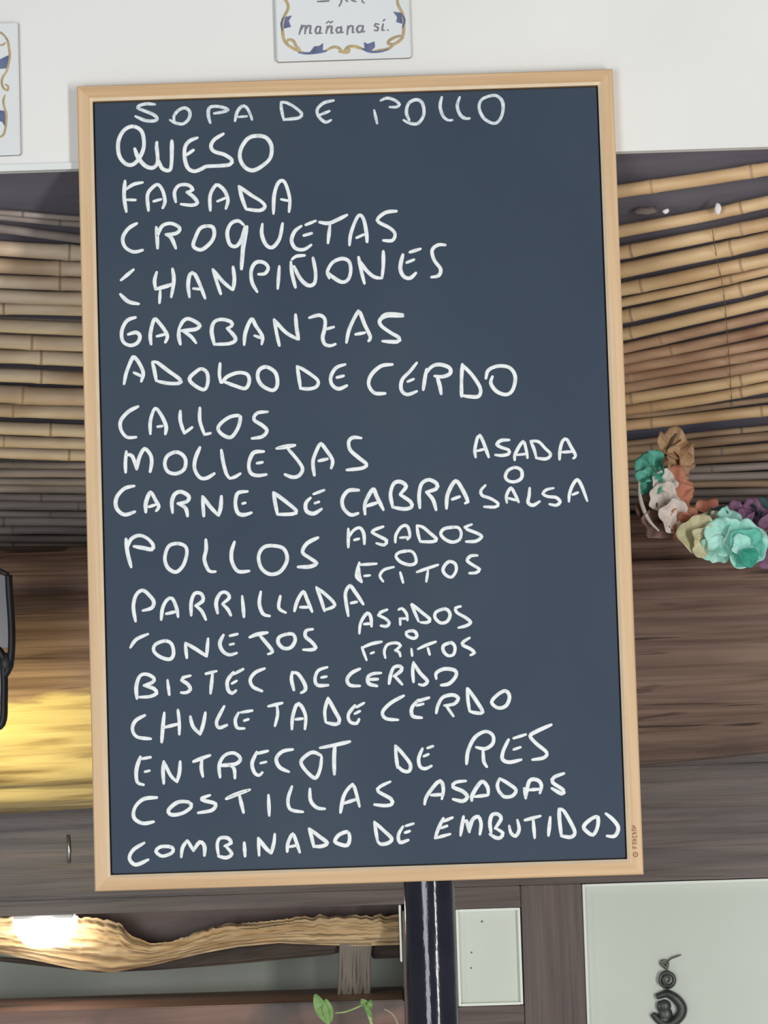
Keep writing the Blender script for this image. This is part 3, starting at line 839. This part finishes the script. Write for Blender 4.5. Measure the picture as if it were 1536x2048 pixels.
chalk_line('COMBINADO DE EMBUTIDOS', '''
N 155,690 85,735 60,790 100,830 180,798 ; 320,715 260,715 230,745 270,775 330,755 340,730 320,715 ; 392,780 400,720 430,675 ; 435,680 470,740 ; 470,738 510,685 540,710 540,770
N 630,770 622,700 640,660 690,660 710,690 670,710 ; 680,715 715,760 680,785 630,775 ; 795,690 800,775 ; 890,770 885,660 ; 888,665 930,720 965,755 ; 968,755 985,690 990,635 ; 1070,745 1075,690 1105,635 1130,690 1150,750 ; 1085,715 1135,705
N 1240,715 1225,650 1210,600 ; 1213,600 1270,645 1325,690 1290,712 1240,712 ; 1455,620 1400,640 1375,680 1410,700 1455,705 1470,660 1455,620
O 250,840 240,780 230,715 ; 235,720 290,770 345,825 320,855 270,862 250,840 ; 420,745 390,800 400,850 455,835 ; 440,740 490,725 ; 435,785 465,775
O 690,690 660,750 635,820 ; 635,822 735,795 ; 690,710 750,685 ; 675,755 715,740
P 90,600 100,530 115,440 ; 108,490 140,478 165,570 ; 165,560 190,470 240,440 265,500 255,590 ; 350,575 340,490 360,425 410,420 435,460 385,540 ; 390,540 450,580 430,620 390,620 340,590 ; 505,520 520,580 560,605 590,550 575,470
P 640,470 770,435 ; 710,470 722,620 ; 855,445 840,600 ; 950,600 935,480 930,375 ; 935,375 970,390 1040,510 1065,580 1030,615 950,605 ; 1250,440 1190,470 1140,525 1170,570 1220,595 1255,540 1265,470 1250,440
P 1330,415 1390,465 1435,530 1420,590 1390,610 1340,605
''', 9.2, counts=(16, 5))

# small burnt stamp low on the right-hand frame rail
bm = bmesh.new()
for i, st in enumerate(parse('''
S 850,1160 810,1180 810,1225 850,1245 885,1225 885,1180 850,1160 ; 840,1200 860,1200
S 800,1085 875,1080 ; 800,1085 800,1045 ; 835,1082 835,1055 ; 795,1005 868,1000 ; 795,1005 795,975 ; 795,975 868,970 ; 795,940 866,935 ; 795,940 830,915 ; 866,935 830,915
S 795,885 866,880 ; 795,885 795,850 ; 866,880 866,848 ; 790,820 862,815 ; 790,820 825,790 862,785 ; 785,755 858,750 ; 785,755 785,725 858,718 ; 785,690 845,700 ; 785,660 840,680
''')):
    ribbon(bm, st, 1.9 * PXM, -0.0002, i)
s = mesh('maker_stamp', bm, M['stamp'], right_rail)
s['label'] = 'tiny brown stamp burnt into the right rail'

# ------------------------------------------------------------------ ceramic tiles on the white wall
def tile(name, cxp, czp, label):
    c = at(cxp, czp, Y_WALL - 0.008)
    t = thing(name, label, 'tile', (c.x, Y_WALL, c.z - 0.0755))
    bm = bmesh.new()
    add_box(bm, c.x - .0755, c.x + .0755, Y_WALL - 0.008, Y_WALL, c.z - .0755, c.z + .0755, 0.0012)
    for f in bm.faces:
        f.material_index = 0 if abs(f.calc_center_median().y - (Y_WALL - 0.008)) < 0.0015 else 1
    mesh('tile_body', bm, [M['tile'], M['tile_edge']], t)
    return t, c
YT = Y_WALL - 0.0084
tl, tc_ = tile('ceramic_tile', 684, -13, 'white ceramic tile lettered mañana si with blue and ochre scrolls above the chalkboard')
bm = bmesh.new()
for i, st in enumerate(parse('''
T 190,-30 225,10 235,50 212,100 200,160 205,230 225,270 270,300 330,325 ; 225,270 235,245 265,250 285,285 305,300 ; 470,310 510,290 545,295 570,320 605,320 610,305 590,300 ; 690,300 640,285 600,290 580,315 550,320
T 905,-20 910,30 935,80 945,150 940,220 920,250 880,275 850,300 770,315 ; 925,220 890,230 855,250 850,270 880,270
''')):
    ribbon(bm, st, 6.2 * PXM, YT, i)
o = mesh('scroll_border', bm, M['ochre'], tl)
o['label'] = 'ochre scrollwork'
for i, st in enumerate(parse('''
T 200,190 195,140 212,105 ; 940,170 948,120 930,85 ; 300,322 350,328 420,322 470,312 ; 690,300 740,318 800,316 850,302
''')):
    bm = bmesh.new()
    ribbon(bm, st, 5.0 * PXM, YT - 0.0001, i)
    o = mesh('scroll_line', bm, M['blue'], tl)
    o['label'] = 'thin blue scroll line'
def leafshape(pts, parent, Y):
    bm = bmesh.new()
    vs = [bm.verts.new(at(500 + x / 3.072, y / 3.072, Y)) for x, y in pts]
    bm.faces.new(vs)
    o = mesh('blue_leaf', bm, M['blue'], parent)
    o['label'] = 'blue leaf motif'
for pts in ([(195, 110), (258, 95), (238, 128), (252, 165), (196, 178)], [(880, 72), (930, 78), (948, 150), (898, 135), (905, 105)],
            [(370, 318), (395, 285), (425, 282), (450, 265), (446, 312), (415, 330)], [(700, 258), (722, 270), (765, 255), (768, 290), (745, 312), (705, 300)]):
    leafshape(pts, tl, YT - 0.0002)
bm = bmesh.new()
for i, st in enumerate(parse('''
T 303,210 318,155 ; 310,190 328,160 342,160 338,208 ; 338,190 358,158 372,160 368,205 378,204
T 432,165 412,165 402,190 408,206 424,204 434,170 ; 434,165 430,205 442,204
T 468,205 476,162 ; 474,182 490,160 502,164 500,204 510,202 ; 470,142 484,132 496,140 508,132
T 555,168 538,170 530,188 538,202 555,198 562,180 555,168 ; 562,165 560,200 572,198
T 598,212 602,160 ; 602,180 618,158 632,162 630,200 640,198
T 690,160 668,160 656,182 664,198 684,194 694,165 ; 696,158 692,196 704,194
T 792,150 772,146 766,158 788,172 784,188 764,186 ; 818,148 812,186 824,186 ; 820,128 828,120 ; 846,184 850,186
T 415,10 450,8 485,6 ; 560,-30 562,10 548,38 ; 590,4 600,8 ; 625,2 650,10 ; 692,-20 690,12 702,18
''')):
    ribbon(bm, st, 4.2 * PXM, YT, i)
o = mesh('lettering', bm, M['grey_ink'], tl)
o['label'] = 'grey slanted lettering'
t2, tc2 = tile('ceramic_tile', -96, 181, 'white ceramic tile cut by the left edge of the photo, blue and ochre scrolls')
bm = bmesh.new()
for i, st in enumerate(parse('''
U -60,380 10,395 60,440 95,500 112,600 118,680 105,760 80,860 40,920 20,980 40,1060 90,1090 100,1040 70,1020 ; 0,545 40,540 60,520 ; 60,1150 40,1220 55,1300 78,1400 70,1520 45,1620 0,1650 -60,1660
''')):
    ribbon(bm, st, 4.6 * PXM, YT, i)
o = mesh('scroll_border', bm, M['ochre'], t2)
o['label'] = 'ochre scrollwork'
for pts in ([(-60, 720), (0, 715), (70, 680), (120, 660), (124, 720), (95, 820), (0, 830), (-60, 840)], [(-60, 1330), (10, 1330), (70, 1340), (82, 1440), (70, 1550), (30, 1470), (-60, 1440)]):
    bm = bmesh.new()
    bm.faces.new([bm.verts.new(at(x / 6.025, y / 6.025, YT - 0.0002)) for x, y in pts])
    o = mesh('blue_leaf', bm, M['blue'], t2)
    o['label'] = 'blue leaf motif'

# ------------------------------------------------------------------ lantern at the left edge
YL = 0.32
ln = thing('wall_lantern', 'black iron lantern with a rounded frame hanging at the left edge', 'lantern', at(-60, 1455, YL))
bm = bmesh.new()
tube(bm, crom([at(17, 1150, YL), at(19, 1190, YL), at(23, 1250, YL), at(23, 1300, YL), at(18, 1335, YL), at(8, 1352, YL)], 0.004), 0.0046, 12)
for v in ellipsoid(bm, at(12, 1326, YL), 0.010, 0.006, 0.013, 14, 8):
    pass
tube(bm, crom([at(17, 1150, YL), at(-60, 1120, YL), at(-137, 1150, YL)], 0.004), 0.0030, 10)
tube(bm, crom([at(-137, 1150, YL), at(-143, 1250, YL), at(-143, 1300, YL), at(-128, 1352, YL)], 0.004), 0.0038, 10)
hp = at(-60, 1121, YL)
tube(bm, [hp, Vector((hp.x, hp.y, p_top.z + sl.z * (YL - p_top.y) / sl.y - 0.004))], 0.0026, 10)
mesh('bracket', bm, M['iron'], ln, smooth=True)
bm = bmesh.new()
fr = [at(x, y, YL) for x, y in ((-60, 1290), (-20, 1290), (4, 1310), (8, 1350), (8, 1400), (6, 1440), (-8, 1455), (-60, 1457), (-112, 1455), (-126, 1440), (-128, 1400), (-128, 1350), (-124, 1310), (-100, 1290), (-60, 1290))]
tube(bm, crom(fr, 0.004, True), 0.0048, 12, False)
mesh('lantern_frame', bm, M['iron'], ln, smooth=True)
m, nt, b = new_mat('frosted_glass')
b.inputs['Base Color'].default_value = srgb(206, 208, 214)
b.inputs['Roughness'].default_value = 0.25
b.inputs['Transmission Weight'].default_value = 0.4
M['glass'] = m
bm = bmesh.new()
a, c = at(5, 1300, YL), at(-125, 1448, YL)
add_box(bm, c.x, a.x, YL - 0.0012, YL + 0.0012, c.z, a.z, 0.001)
mesh('pane', bm, M['glass'], ln)
bm = bmesh.new()
a, c = at(16, 1150, YL), at(-136, 1300, YL)
add_box(bm, c.x, a.x, YL - 0.001, YL + 0.001, c.z, a.z, 0.0008)
m, nt, b = new_mat('smoked_glass')
b.inputs['Base Color'].default_value = srgb(150, 154, 172)
b.inputs['Roughness'].default_value = 0.3
b.inputs['Transmission Weight'].default_value = 0.88
o = mesh('pane', bm, m, ln)
o['label'] = 'smoked upper pane'
bm = bmesh.new()
lb = at(-70, 1500, YL + 0.05)
ellipsoid(bm, lb, 0.018, 0.018, 0.022)
tube(bm, [lb + Vector((0, 0, 0.015)), Vector((lb.x, YL, at(-70, 1452, YL).z))], 0.008, 12)
o = mesh('bulb', bm, glow('warm_bulb', (1.0, 0.82, 0.45, 1), 12.0), ln, smooth=True)
o['label'] = 'warm glowing bulb'
ld = bpy.data.lights.new('lantern_light', 'POINT')
ld.energy = 3.2
ld.color = (1.0, 0.86, 0.40)
ld.shadow_soft_size = 0.02
lo = bpy.data.objects.new('lantern_light', ld)
COL.objects.link(lo)
lo.location = at(-50, 1530, 0.37)

# ------------------------------------------------------------------ niche: bark, dome light, pin
YB = 0.975
def prof(tab, x):
    for (x0, y0), (x1, y1) in zip(tab, tab[1:]):
        if x0 <= x <= x1:
            return y0 + (y1 - y0) * (x - x0) / (x1 - x0)
    return tab[0][1] if x < tab[0][0] else tab[-1][1]
TOP = [(-480, 1866), (-200, 1852), (0, 1834), (60, 1830), (150, 1834), (215, 1838), (240, 1846), (262, 1872), (300, 1886), (345, 1884), (400, 1862), (455, 1846), (520, 1845), (600, 1834), (640, 1832), (800, 1830)]
BOT = [(-480, 1914), (-200, 1900), (0, 1907), (90, 1925), (160, 1940), (225, 1945), (300, 1932), (400, 1908), (480, 1893), (560, 1886), (640, 1890), (720, 1892), (800, 1890)]
bark = thing('palm_bark', 'curled strip of dry tan palm bark lit inside the shaded niche', 'bark', at(300, 1940, YB))
def bark_surface(TOP, BOT, y0, bulge, amp, ridges, x0=-480, x1=799):
    bm = bmesh.new()
    N, S = 330, 40
    rows = []
    for i in range(N + 1):
        px = x0 + (x1 - x0) * i / N
        jag = 5 * noise.noise(Vector((px * 0.06, 3.1, 0))) + 3 * noise.noise(Vector((px * 0.17, 9.1, 0)))
        t0, b0 = prof(TOP, px) + jag * (1 if amp else 0), prof(BOT, px)
        front, backr = [], []
        for k in range(S + 1):
            v = k / S
            py = t0 + (b0 - t0) * v
            r = ridges * (0.7 * noise.noise(Vector((px * 0.008 + v * 0.6, v * 11, 2))) + 0.5 * noise.noise(Vector((px * 0.02 + v, v * 26, 5))))
            y = y0 - bulge * math.sin(PI * min(1, v * 0.9 + 0.12)) + r
            front.append(bm.verts.new(at(px, py, y)))
            backr.append(bm.verts.new(at(px, t0 + (b0 - t0) * (0.01 + 0.98 * v), y0 + 0.012)))
        rows.append(front + backr[::-1])
    L = len(rows[0])
    for i in range(N):
        for k in range(L):
            bm.faces.new((rows[i][k], rows[i][(k + 1) % L], rows[i + 1][(k + 1) % L], rows[i + 1][k]))
    bm.faces.new(rows[0])
    bm.faces.new(rows[-1][::-1])
    return bm
mesh('bark_sheet', bark_surface(TOP, BOT, YB, 0.028, 1, 0.010), M['bark'], bark, smooth=True)
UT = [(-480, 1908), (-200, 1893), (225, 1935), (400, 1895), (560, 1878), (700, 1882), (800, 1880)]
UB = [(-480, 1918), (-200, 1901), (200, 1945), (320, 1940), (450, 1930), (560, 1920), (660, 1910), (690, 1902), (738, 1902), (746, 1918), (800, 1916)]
o = mesh('bark_shadow', bark_surface(UT, UB, YB + 0.02, 0.006, 0, 0.003), M['bark_shadow_strip'], bark, smooth=True)  # added dark strip stands in for the cast shadow of the bark
o['label'] = 'dark brown strip standing in for the shadow under the bark'
bm = bmesh.new()
for i in range(13):
    x = 680 + i * 4.8
    pts = [at(x + 3, 1886, YB), at(x + 1 + 3 * math.sin(i), 1930, YB + .005), at(x + 4 * math.sin(i * 2.1), 1970, YB + .008), at(x - 2 + 5 * math.sin(i * 1.3), 1996 + 5 * math.sin(i * 5), YB + 0.01)]
    tube(bm, crom(pts, 0.004), lambda k: 0.0030, 6)
o = mesh('hanging_fibre', bm, mat('grey_brown_fibre', srgb(112, 106, 100), srgb(138, 131, 122), (60, 60, 10), 0.9), bark, smooth=True)
o['label'] = 'grey brown fibres hanging from the bark'

dl = thing('dome_light', 'small white dome light glowing in front of the palm bark', 'light', at(90, 1828, 0.912))
c = at(90, 1829, 0.912)
bm = bmesh.new()
S, R = 32, 10
rx, rz = 65 * 3.885 / F, 66 * 3.885 / F
rows = []
for j in range(R + 1):
    ph = PI / 2 * j / R
    rows.append([bm.verts.new((c.x + rx * math.cos(ph) ** 0.7 * math.cos(2 * PI * k / S), c.y + 0.026 * math.cos(ph) ** 0.7 * math.sin(2 * PI * k / S), c.z - 0.004 - (rz - 0.004) * math.sin(ph))) for k in range(S)] if j < R else [bm.verts.new((c.x, c.y, c.z - rz))])
for j in range(R - 1):
    for k in range(S):
        bm.faces.new((rows[j][k], rows[j][(k + 1) % S], rows[j + 1][(k + 1) % S], rows[j + 1][k]))
for k in range(S):
    bm.faces.new((rows[R - 1][k], rows[R - 1][(k + 1) % S], rows[R][0]))
bm.faces.new(rows[0][::-1])
mesh('diffuser', bm, glow('lamp_diffuser', (1.0, 0.93, 0.78, 1), 14.0), dl, smooth=True)
bm = bmesh.new()
add_box(bm, c.x - rx * .9, c.x + rx * .9, c.y - 0.024, c.y + 0.024, c.z - 0.0045, z_niche_top, 0.001)
mesh('base_plate', bm, M['lip'], dl)

bm = bmesh.new()
tube(bm, [at(136, 1670, Y_RAIL - 0.004), at(138, 1700, Y_RAIL - 0.004), at(137, 1726, Y_RAIL - 0.004)], 0.0021, 10)
tube(bm, [at(136, 1672, Y_RAIL - 0.004), at(136, 1672, Y_RAIL + 0.004)], 0.0021, 10)
tag(mesh('metal_pin', bm, M['steel'], smooth=True), 'short shiny vertical metal pin on the dark rail above the dome light', 'pin')

# ------------------------------------------------------------------ pewter ornament on the big panel
YO = Y_RAIL + 0.006
sc_o = 3.86 / F / 11.815
orn = thing('wall_ornament', 'dark pewter spiral and crescent ornament hanging on the large pale panel', 'ornament', at(1335, 2055, YO))
def wire(name, strokes, rpx, m, yoff=0.0, squash=1.0):
    bm = bmesh.new()
    for st in parse(strokes):
        P = [at(x, y, YO - yoff) for x, y in st]
        S = crom(P, 0.002, len(P) > 3 and (P[0] - P[-1]).length < 1e-6)
        n = len(S)
        tube(bm, S, lambda i: rpx * sc_o * (0.55 + 0.45 * math.sin(PI * min(1, max(0.0, i / max(1, n - 1))))), 10)
    return mesh(name, bm, M[m], orn, smooth=True)
wire('hook', 'R 790,500 700,490 640,505 630,560 690,625 750,670 757,760 ; 770,510 760,600 752,680', 42, 'pewter')
wire('hanging_wire', 'R 780,500 850,440 960,395 1090,350', 24, 'pewter')
bm = bmesh.new()
c = at(1270 + 768 / 11.815, 1880 + 950 / 11.815, YO)
ellipsoid(bm, c, 205 * sc_o, 0.004, 208 * sc_o, 28, 14)
mesh('spiral_disc', bm, M['pewter'], orn, smooth=True)
wire('spiral_coil', 'R 770,1110 620,1050 590,930 650,800 780,770 900,850 920,980 830,1080 720,1060 670,960 700,870 780,860 820,930 770,990 ; 760,1200 770,1130', 46, 'pewter_dark', 0.0035)
wire('crescent', 'R 500,1345 620,1300 760,1270 900,1330 1030,1450 1110,1600 1090,1750 990,1880 860,1970 730,1990 600,1930 490,1830 415,1740', 120, 'pewter_dark')
bm = bmesh.new()
for (x, y, rx_, rz_) in ((700, 1560, 150, 150), (720, 1760, 165, 190), (570, 1560, 60, 120), (690, 1880, 150, 110)):
    c = at(1270 + x / 11.815, 1880 + y / 11.815, YO)
    ellipsoid(bm, c, rx_ * sc_o, 0.005, rz_ * sc_o, 20, 12)
mesh('pendant', bm, M['pewter_dark'], orn, smooth=True)

# ------------------------------------------------------------------ garland
def garland():
    Y0 = 0.34
    path = [(1352, 868, .36), (1335, 900, .35), (1318, 950, .33), (1312, 1000, .31), (1330, 1046, .30), (1362, 1072, .30), (1405, 1082, .30), (1450, 1086, .29), (1500, 1078, .29), (1560, 1040, .31), (1620, 960, .35)]
    g = thing('paper_garland', 'crumpled teal, white and coral paper garland hanging right of the chalkboard', 'garland', at(1500, 1120, .30))
    P = [at(x, y, Y) for x, y, Y in path]
    S = crom(P, 0.004)
    bm = bmesh.new()
    tube(bm, S, 0.002, 8)
    mesh('cord', bm, M['wire'], g)
    def ruffle(px, py, Y, rpx, m, axis, seed, lobes=4, cup=0.35, ragged=0.07):
        c = at(px, py, Y)
        R = rpx * (c - CAM_LOC).length / F
        ax = Vector(axis).normalized()
        u = ax.cross(Vector((0.21, 0.33, 0.92))).normalized()
        v = ax.cross(u)
        bm = bmesh.new()
        NT, NR = 48, 8
        prev = None
        sides = []
        for sgn in (0, 1):
            rows = []
            for j in range(NR + 1):
                rr = j / NR
                row = []
                for k in range(NT):
                    th = 2 * PI * k / NT
                    w = noise.noise(Vector((math.cos(th) * 1.6 + seed, math.sin(th) * 1.6, rr)))
                    rad = R * rr * (1 + ragged * rr * math.sin(lobes * th + seed) + 0.28 * rr * w)
                    hgt = R * (cup * rr * rr + 0.20 * rr * rr * math.sin(lobes * th * 1.0 + seed * 2.3) + 0.25 * rr * noise.noise(Vector((math.cos(th) * 3, math.sin(th) * 3 + seed, rr * 3))))
                    row.append(bm.verts.new(c + u * (rad * math.cos(th)) + v * (rad * math.sin(th)) + ax * (hgt + sgn * 0.0006)))
                rows.append(row)
            for j in range(NR):
                for k in range(NT):
                    q = (rows[j][k], rows[j][(k + 1) % NT], rows[j + 1][(k + 1) % NT], rows[j + 1][k])
                    if j == 0 and len(set(q)) < 4:
                        continue
                    bm.faces.new(q if sgn else q[::-1])
            sides.append(rows)
        for k in range(NT):
            bm.faces.new((sides[0][NR][k], sides[0][NR][(k + 1) % NT], sides[1][NR][(k + 1) % NT], sides[1][NR][k]))
        o = mesh('ruffle', bm, M['g_' + m], g, smooth=True)
        o['label'] = {'g_teal': 'teal'}.get(m, m) + ' paper ruffle'
    T = (0, -1, 0)
    data = [(1345, 893, .355, 27, 'tan', (.2, -.8, .5), 1.0), (1362, 912, .36, 24, 'tan', (.6, -.6, .3), 2.2), (1352, 930, .35, 25, 'tan', (.5, -.8, .1), 5.1),
            (1304, 938, .325, 25, 'teal', (-.4, -.8, .3), 3.3), (1302, 962, .32, 23, 'teal', (-.5, -.8, -.1), 4.7),
            (1349, 972, .335, 26, 'coral', (.4, -.8, .2), 6.4), (1356, 992, .33, 22, 'coral', (.6, -.7, 0), 7.5),
            (1327, 968, .315, 20, 'white', (.1, -.9, .3), 8.8), (1325, 998, .31, 24, 'white', (.1, -.9, .1), 9.1), (1344, 1030, .30, 24, 'white', (.3, -.9, -.1), 1.9),
            (1309, 1018, .325, 26, 'mauve', (-.3, -.8, 0), 2.8), (1320, 1042, .32, 25, 'mauve', (-.2, -.9, -.3), 3.9),
            (1366, 1044, .31, 24, 'coral', (.3, -.8, .2), 4.2), (1376, 1058, .305, 24, 'coral', (0, -.9, -.2), 5.6), (1418, 1024, .33, 22, 'coral', (.3, -.6, .7), 6.9),
            (1392, 1068, .29, 28, 'cream', (.1, -.95, -.1), 7.1), (1404, 1080, .285, 24, 'cream', (.4, -.9, -.3), 8.3), (1420, 1052, .30, 22, 'cream', (.3, -.8, .5), 9.4),
            (1436, 1044, .31, 22, 'dusk', (.4, -.7, .5), 1.4), (1456, 1040, .295, 20, 'aqua', (.2, -.7, .6), 2.5),
            (1448, 1076, .28, 29, 'aqua', (-.1, -.95, .1), 3.6), (1432, 1096, .285, 22, 'aqua', (-.3, -.9, -.3), 4.8),
            (1476, 1034, .31, 22, 'purple', (.2, -.7, .6), 5.9), (1508, 1036, .315, 26, 'purple', (.1, -.8, .5), 6.1), (1545, 1060, .305, 28, 'purple', (.3, -.9, 0), 7.7), (1530, 1028, .32, 24, 'dusk', (.3, -.7, .6), 8.2), (1535, 1098, .31, 26, 'purple', (.3, -.9, -.2), 2.0)]
    for px, py, Y, r, m, ax, s in data:
        ruffle(px, py, Y, r * 1.3, m, ax, s)
    # teal rosette
    ruffle(1490, 1088, .275, 44, 'aqua', (.05, -1, .1), 1.2, 5, .18, .07)
    ruffle(1492, 1094, .268, 37, 'teal', (.1, -1, -.1), 3.1, 4, .22, .08)
    ruffle(1484, 1092, .258, 21, 'aqua', (-.1, -1, .2), 5.3, 3, .3, .1)
    ruffle(1497, 1112, .252, 19, 'green', (.1, -1, -.3), 2.6, 3, .3, .1)
    for k, (px, py, r, m) in enumerate(((1590, 1000, 30, 'teal'), (1615, 965, 30, 'white'))):
        ruffle(px, py, .33, r, m, (.3, -.9, .2), k + 3.3)
    # thin pale loop on the left side
    bm = bmesh.new()
    L = crom([at(1278, 962, .325), at(1279, 985, .32), at(1285, 1012, .315), at(1298, 1040, .31), at(1318, 1062, .305)], 0.003)
    n = len(L)
    tube(bm, L, lambda i: 0.0026 * (0.35 + 0.65 * math.sin(PI * i / (n - 1))), 8)
    o = mesh('paper_strip', bm, M['g_white'], g, smooth=True)
    o['label'] = 'thin pale paper strip curling down the left side'
garland()

# ------------------------------------------------------------------ plant below the niche
YP = 0.78
z_shelf = at(700, 2290, YP).z
bm = bmesh.new()
add_box(bm, -1.25, x_niche_r - 0.001, 0.66, Y_RAIL - 0.0005, z_shelf - 0.025, z_shelf, 0.002)
struct(mesh('trim_2', bm, M['timber']))
base = at(705, 2290, YP)
base.z = z_shelf
pl = thing('potted_plant', 'fresh green plant shoots reaching up in front of the timber sill', 'plant', base)
bm = bmesh.new()
pr = [(0.0, 0.030), (0.06, 0.042), (0.062, 0.047), (0.078, 0.047)]
rows = [[bm.verts.new((base.x + r * math.cos(2 * PI * k / 28), base.y + r * math.sin(2 * PI * k / 28), base.z + h)) for k in range(28)] for h, r in pr]
for j in range(3):
    for k in range(28):
        bm.faces.new((rows[j][k], rows[j][(k + 1) % 28], rows[j + 1][(k + 1) % 28], rows[j + 1][k]))
bm.faces.new(rows[0]); bm.faces.new(rows[3][::-1])
mesh('pot', bm, M['pot'], pl)
soil = base + Vector((0, 0, 0.076))
def stem(pix, rad, m):
    bm = bmesh.new()
    P = [soil.copy()] + [at(x, y, YP) for x, y in pix]
    S = crom(P, 0.006)
    n = len(S)
    tube(bm, S, lambda i: rad * (1.1 - 0.5 * i / n), 8)
    mesh('stem', bm, M[m], pl, smooth=True)
stem([(745, 2075), (742, 2045), (732, 2015), (731, 2003)], .0032, 'stem')
stem([(800, 2080), (796, 2050), (785, 2028), (768, 2018)], .0028, 'dry_stem')
stem([(665, 2080), (655, 2042), (640, 2024), (632, 2015)], .0032, 'stem')
stem([(742, 2045), (730, 2012), (712, 2016), (690, 2024), (668, 2026)], .0018, 'stem')
def leaf(a, b, w, m='leaf', curl=0.004):
    A, B = at(*a, YP - 0.004), at(*b, YP - 0.008)
    d = B - A
    n = Vector((-d.z, 0, d.x)).normalized()
    bm = bmesh.new()
    N = 12
    rows = []
    for s in (0, 1):
        rr = []
        for i in range(N + 1):
            t = i / N
            hw_ = w * 3.7 / F * math.sin(PI * (0.06 + 0.9 * t)) ** 0.8
            c = A + d * t + Vector((0, -curl * math.sin(PI * t) + s * 0.0005, 0))
            rr.append([bm.verts.new(c + n * hw_ * k + Vector((0, -0.003 * abs(k), 0))) for k in (-1, -.5, 0, .5, 1)])
        for i in range(N):
            for k in range(4):
                q = (rr[i][k], rr[i][k + 1], rr[i + 1][k + 1], rr[i + 1][k])
                bm.faces.new(q)
        rows.append(rr)
    for i in range(N):
        for k in (0, 4):
            bm.faces.new((rows[0][i][k], rows[0][i + 1][k], rows[1][i + 1][k], rows[1][i][k]))
    mesh('leaf', bm, M[m], pl, smooth=True)
leaf((656, 2046), (630, 1988), 13)
leaf((660, 2044), (652, 1998), 11)
leaf((640, 2030), (646, 2012), 7)
leaf((735, 2012), (722, 1998), 7)
leaf((737, 2022), (742, 1999), 6)
leaf((744, 2034), (728, 2006), 5)
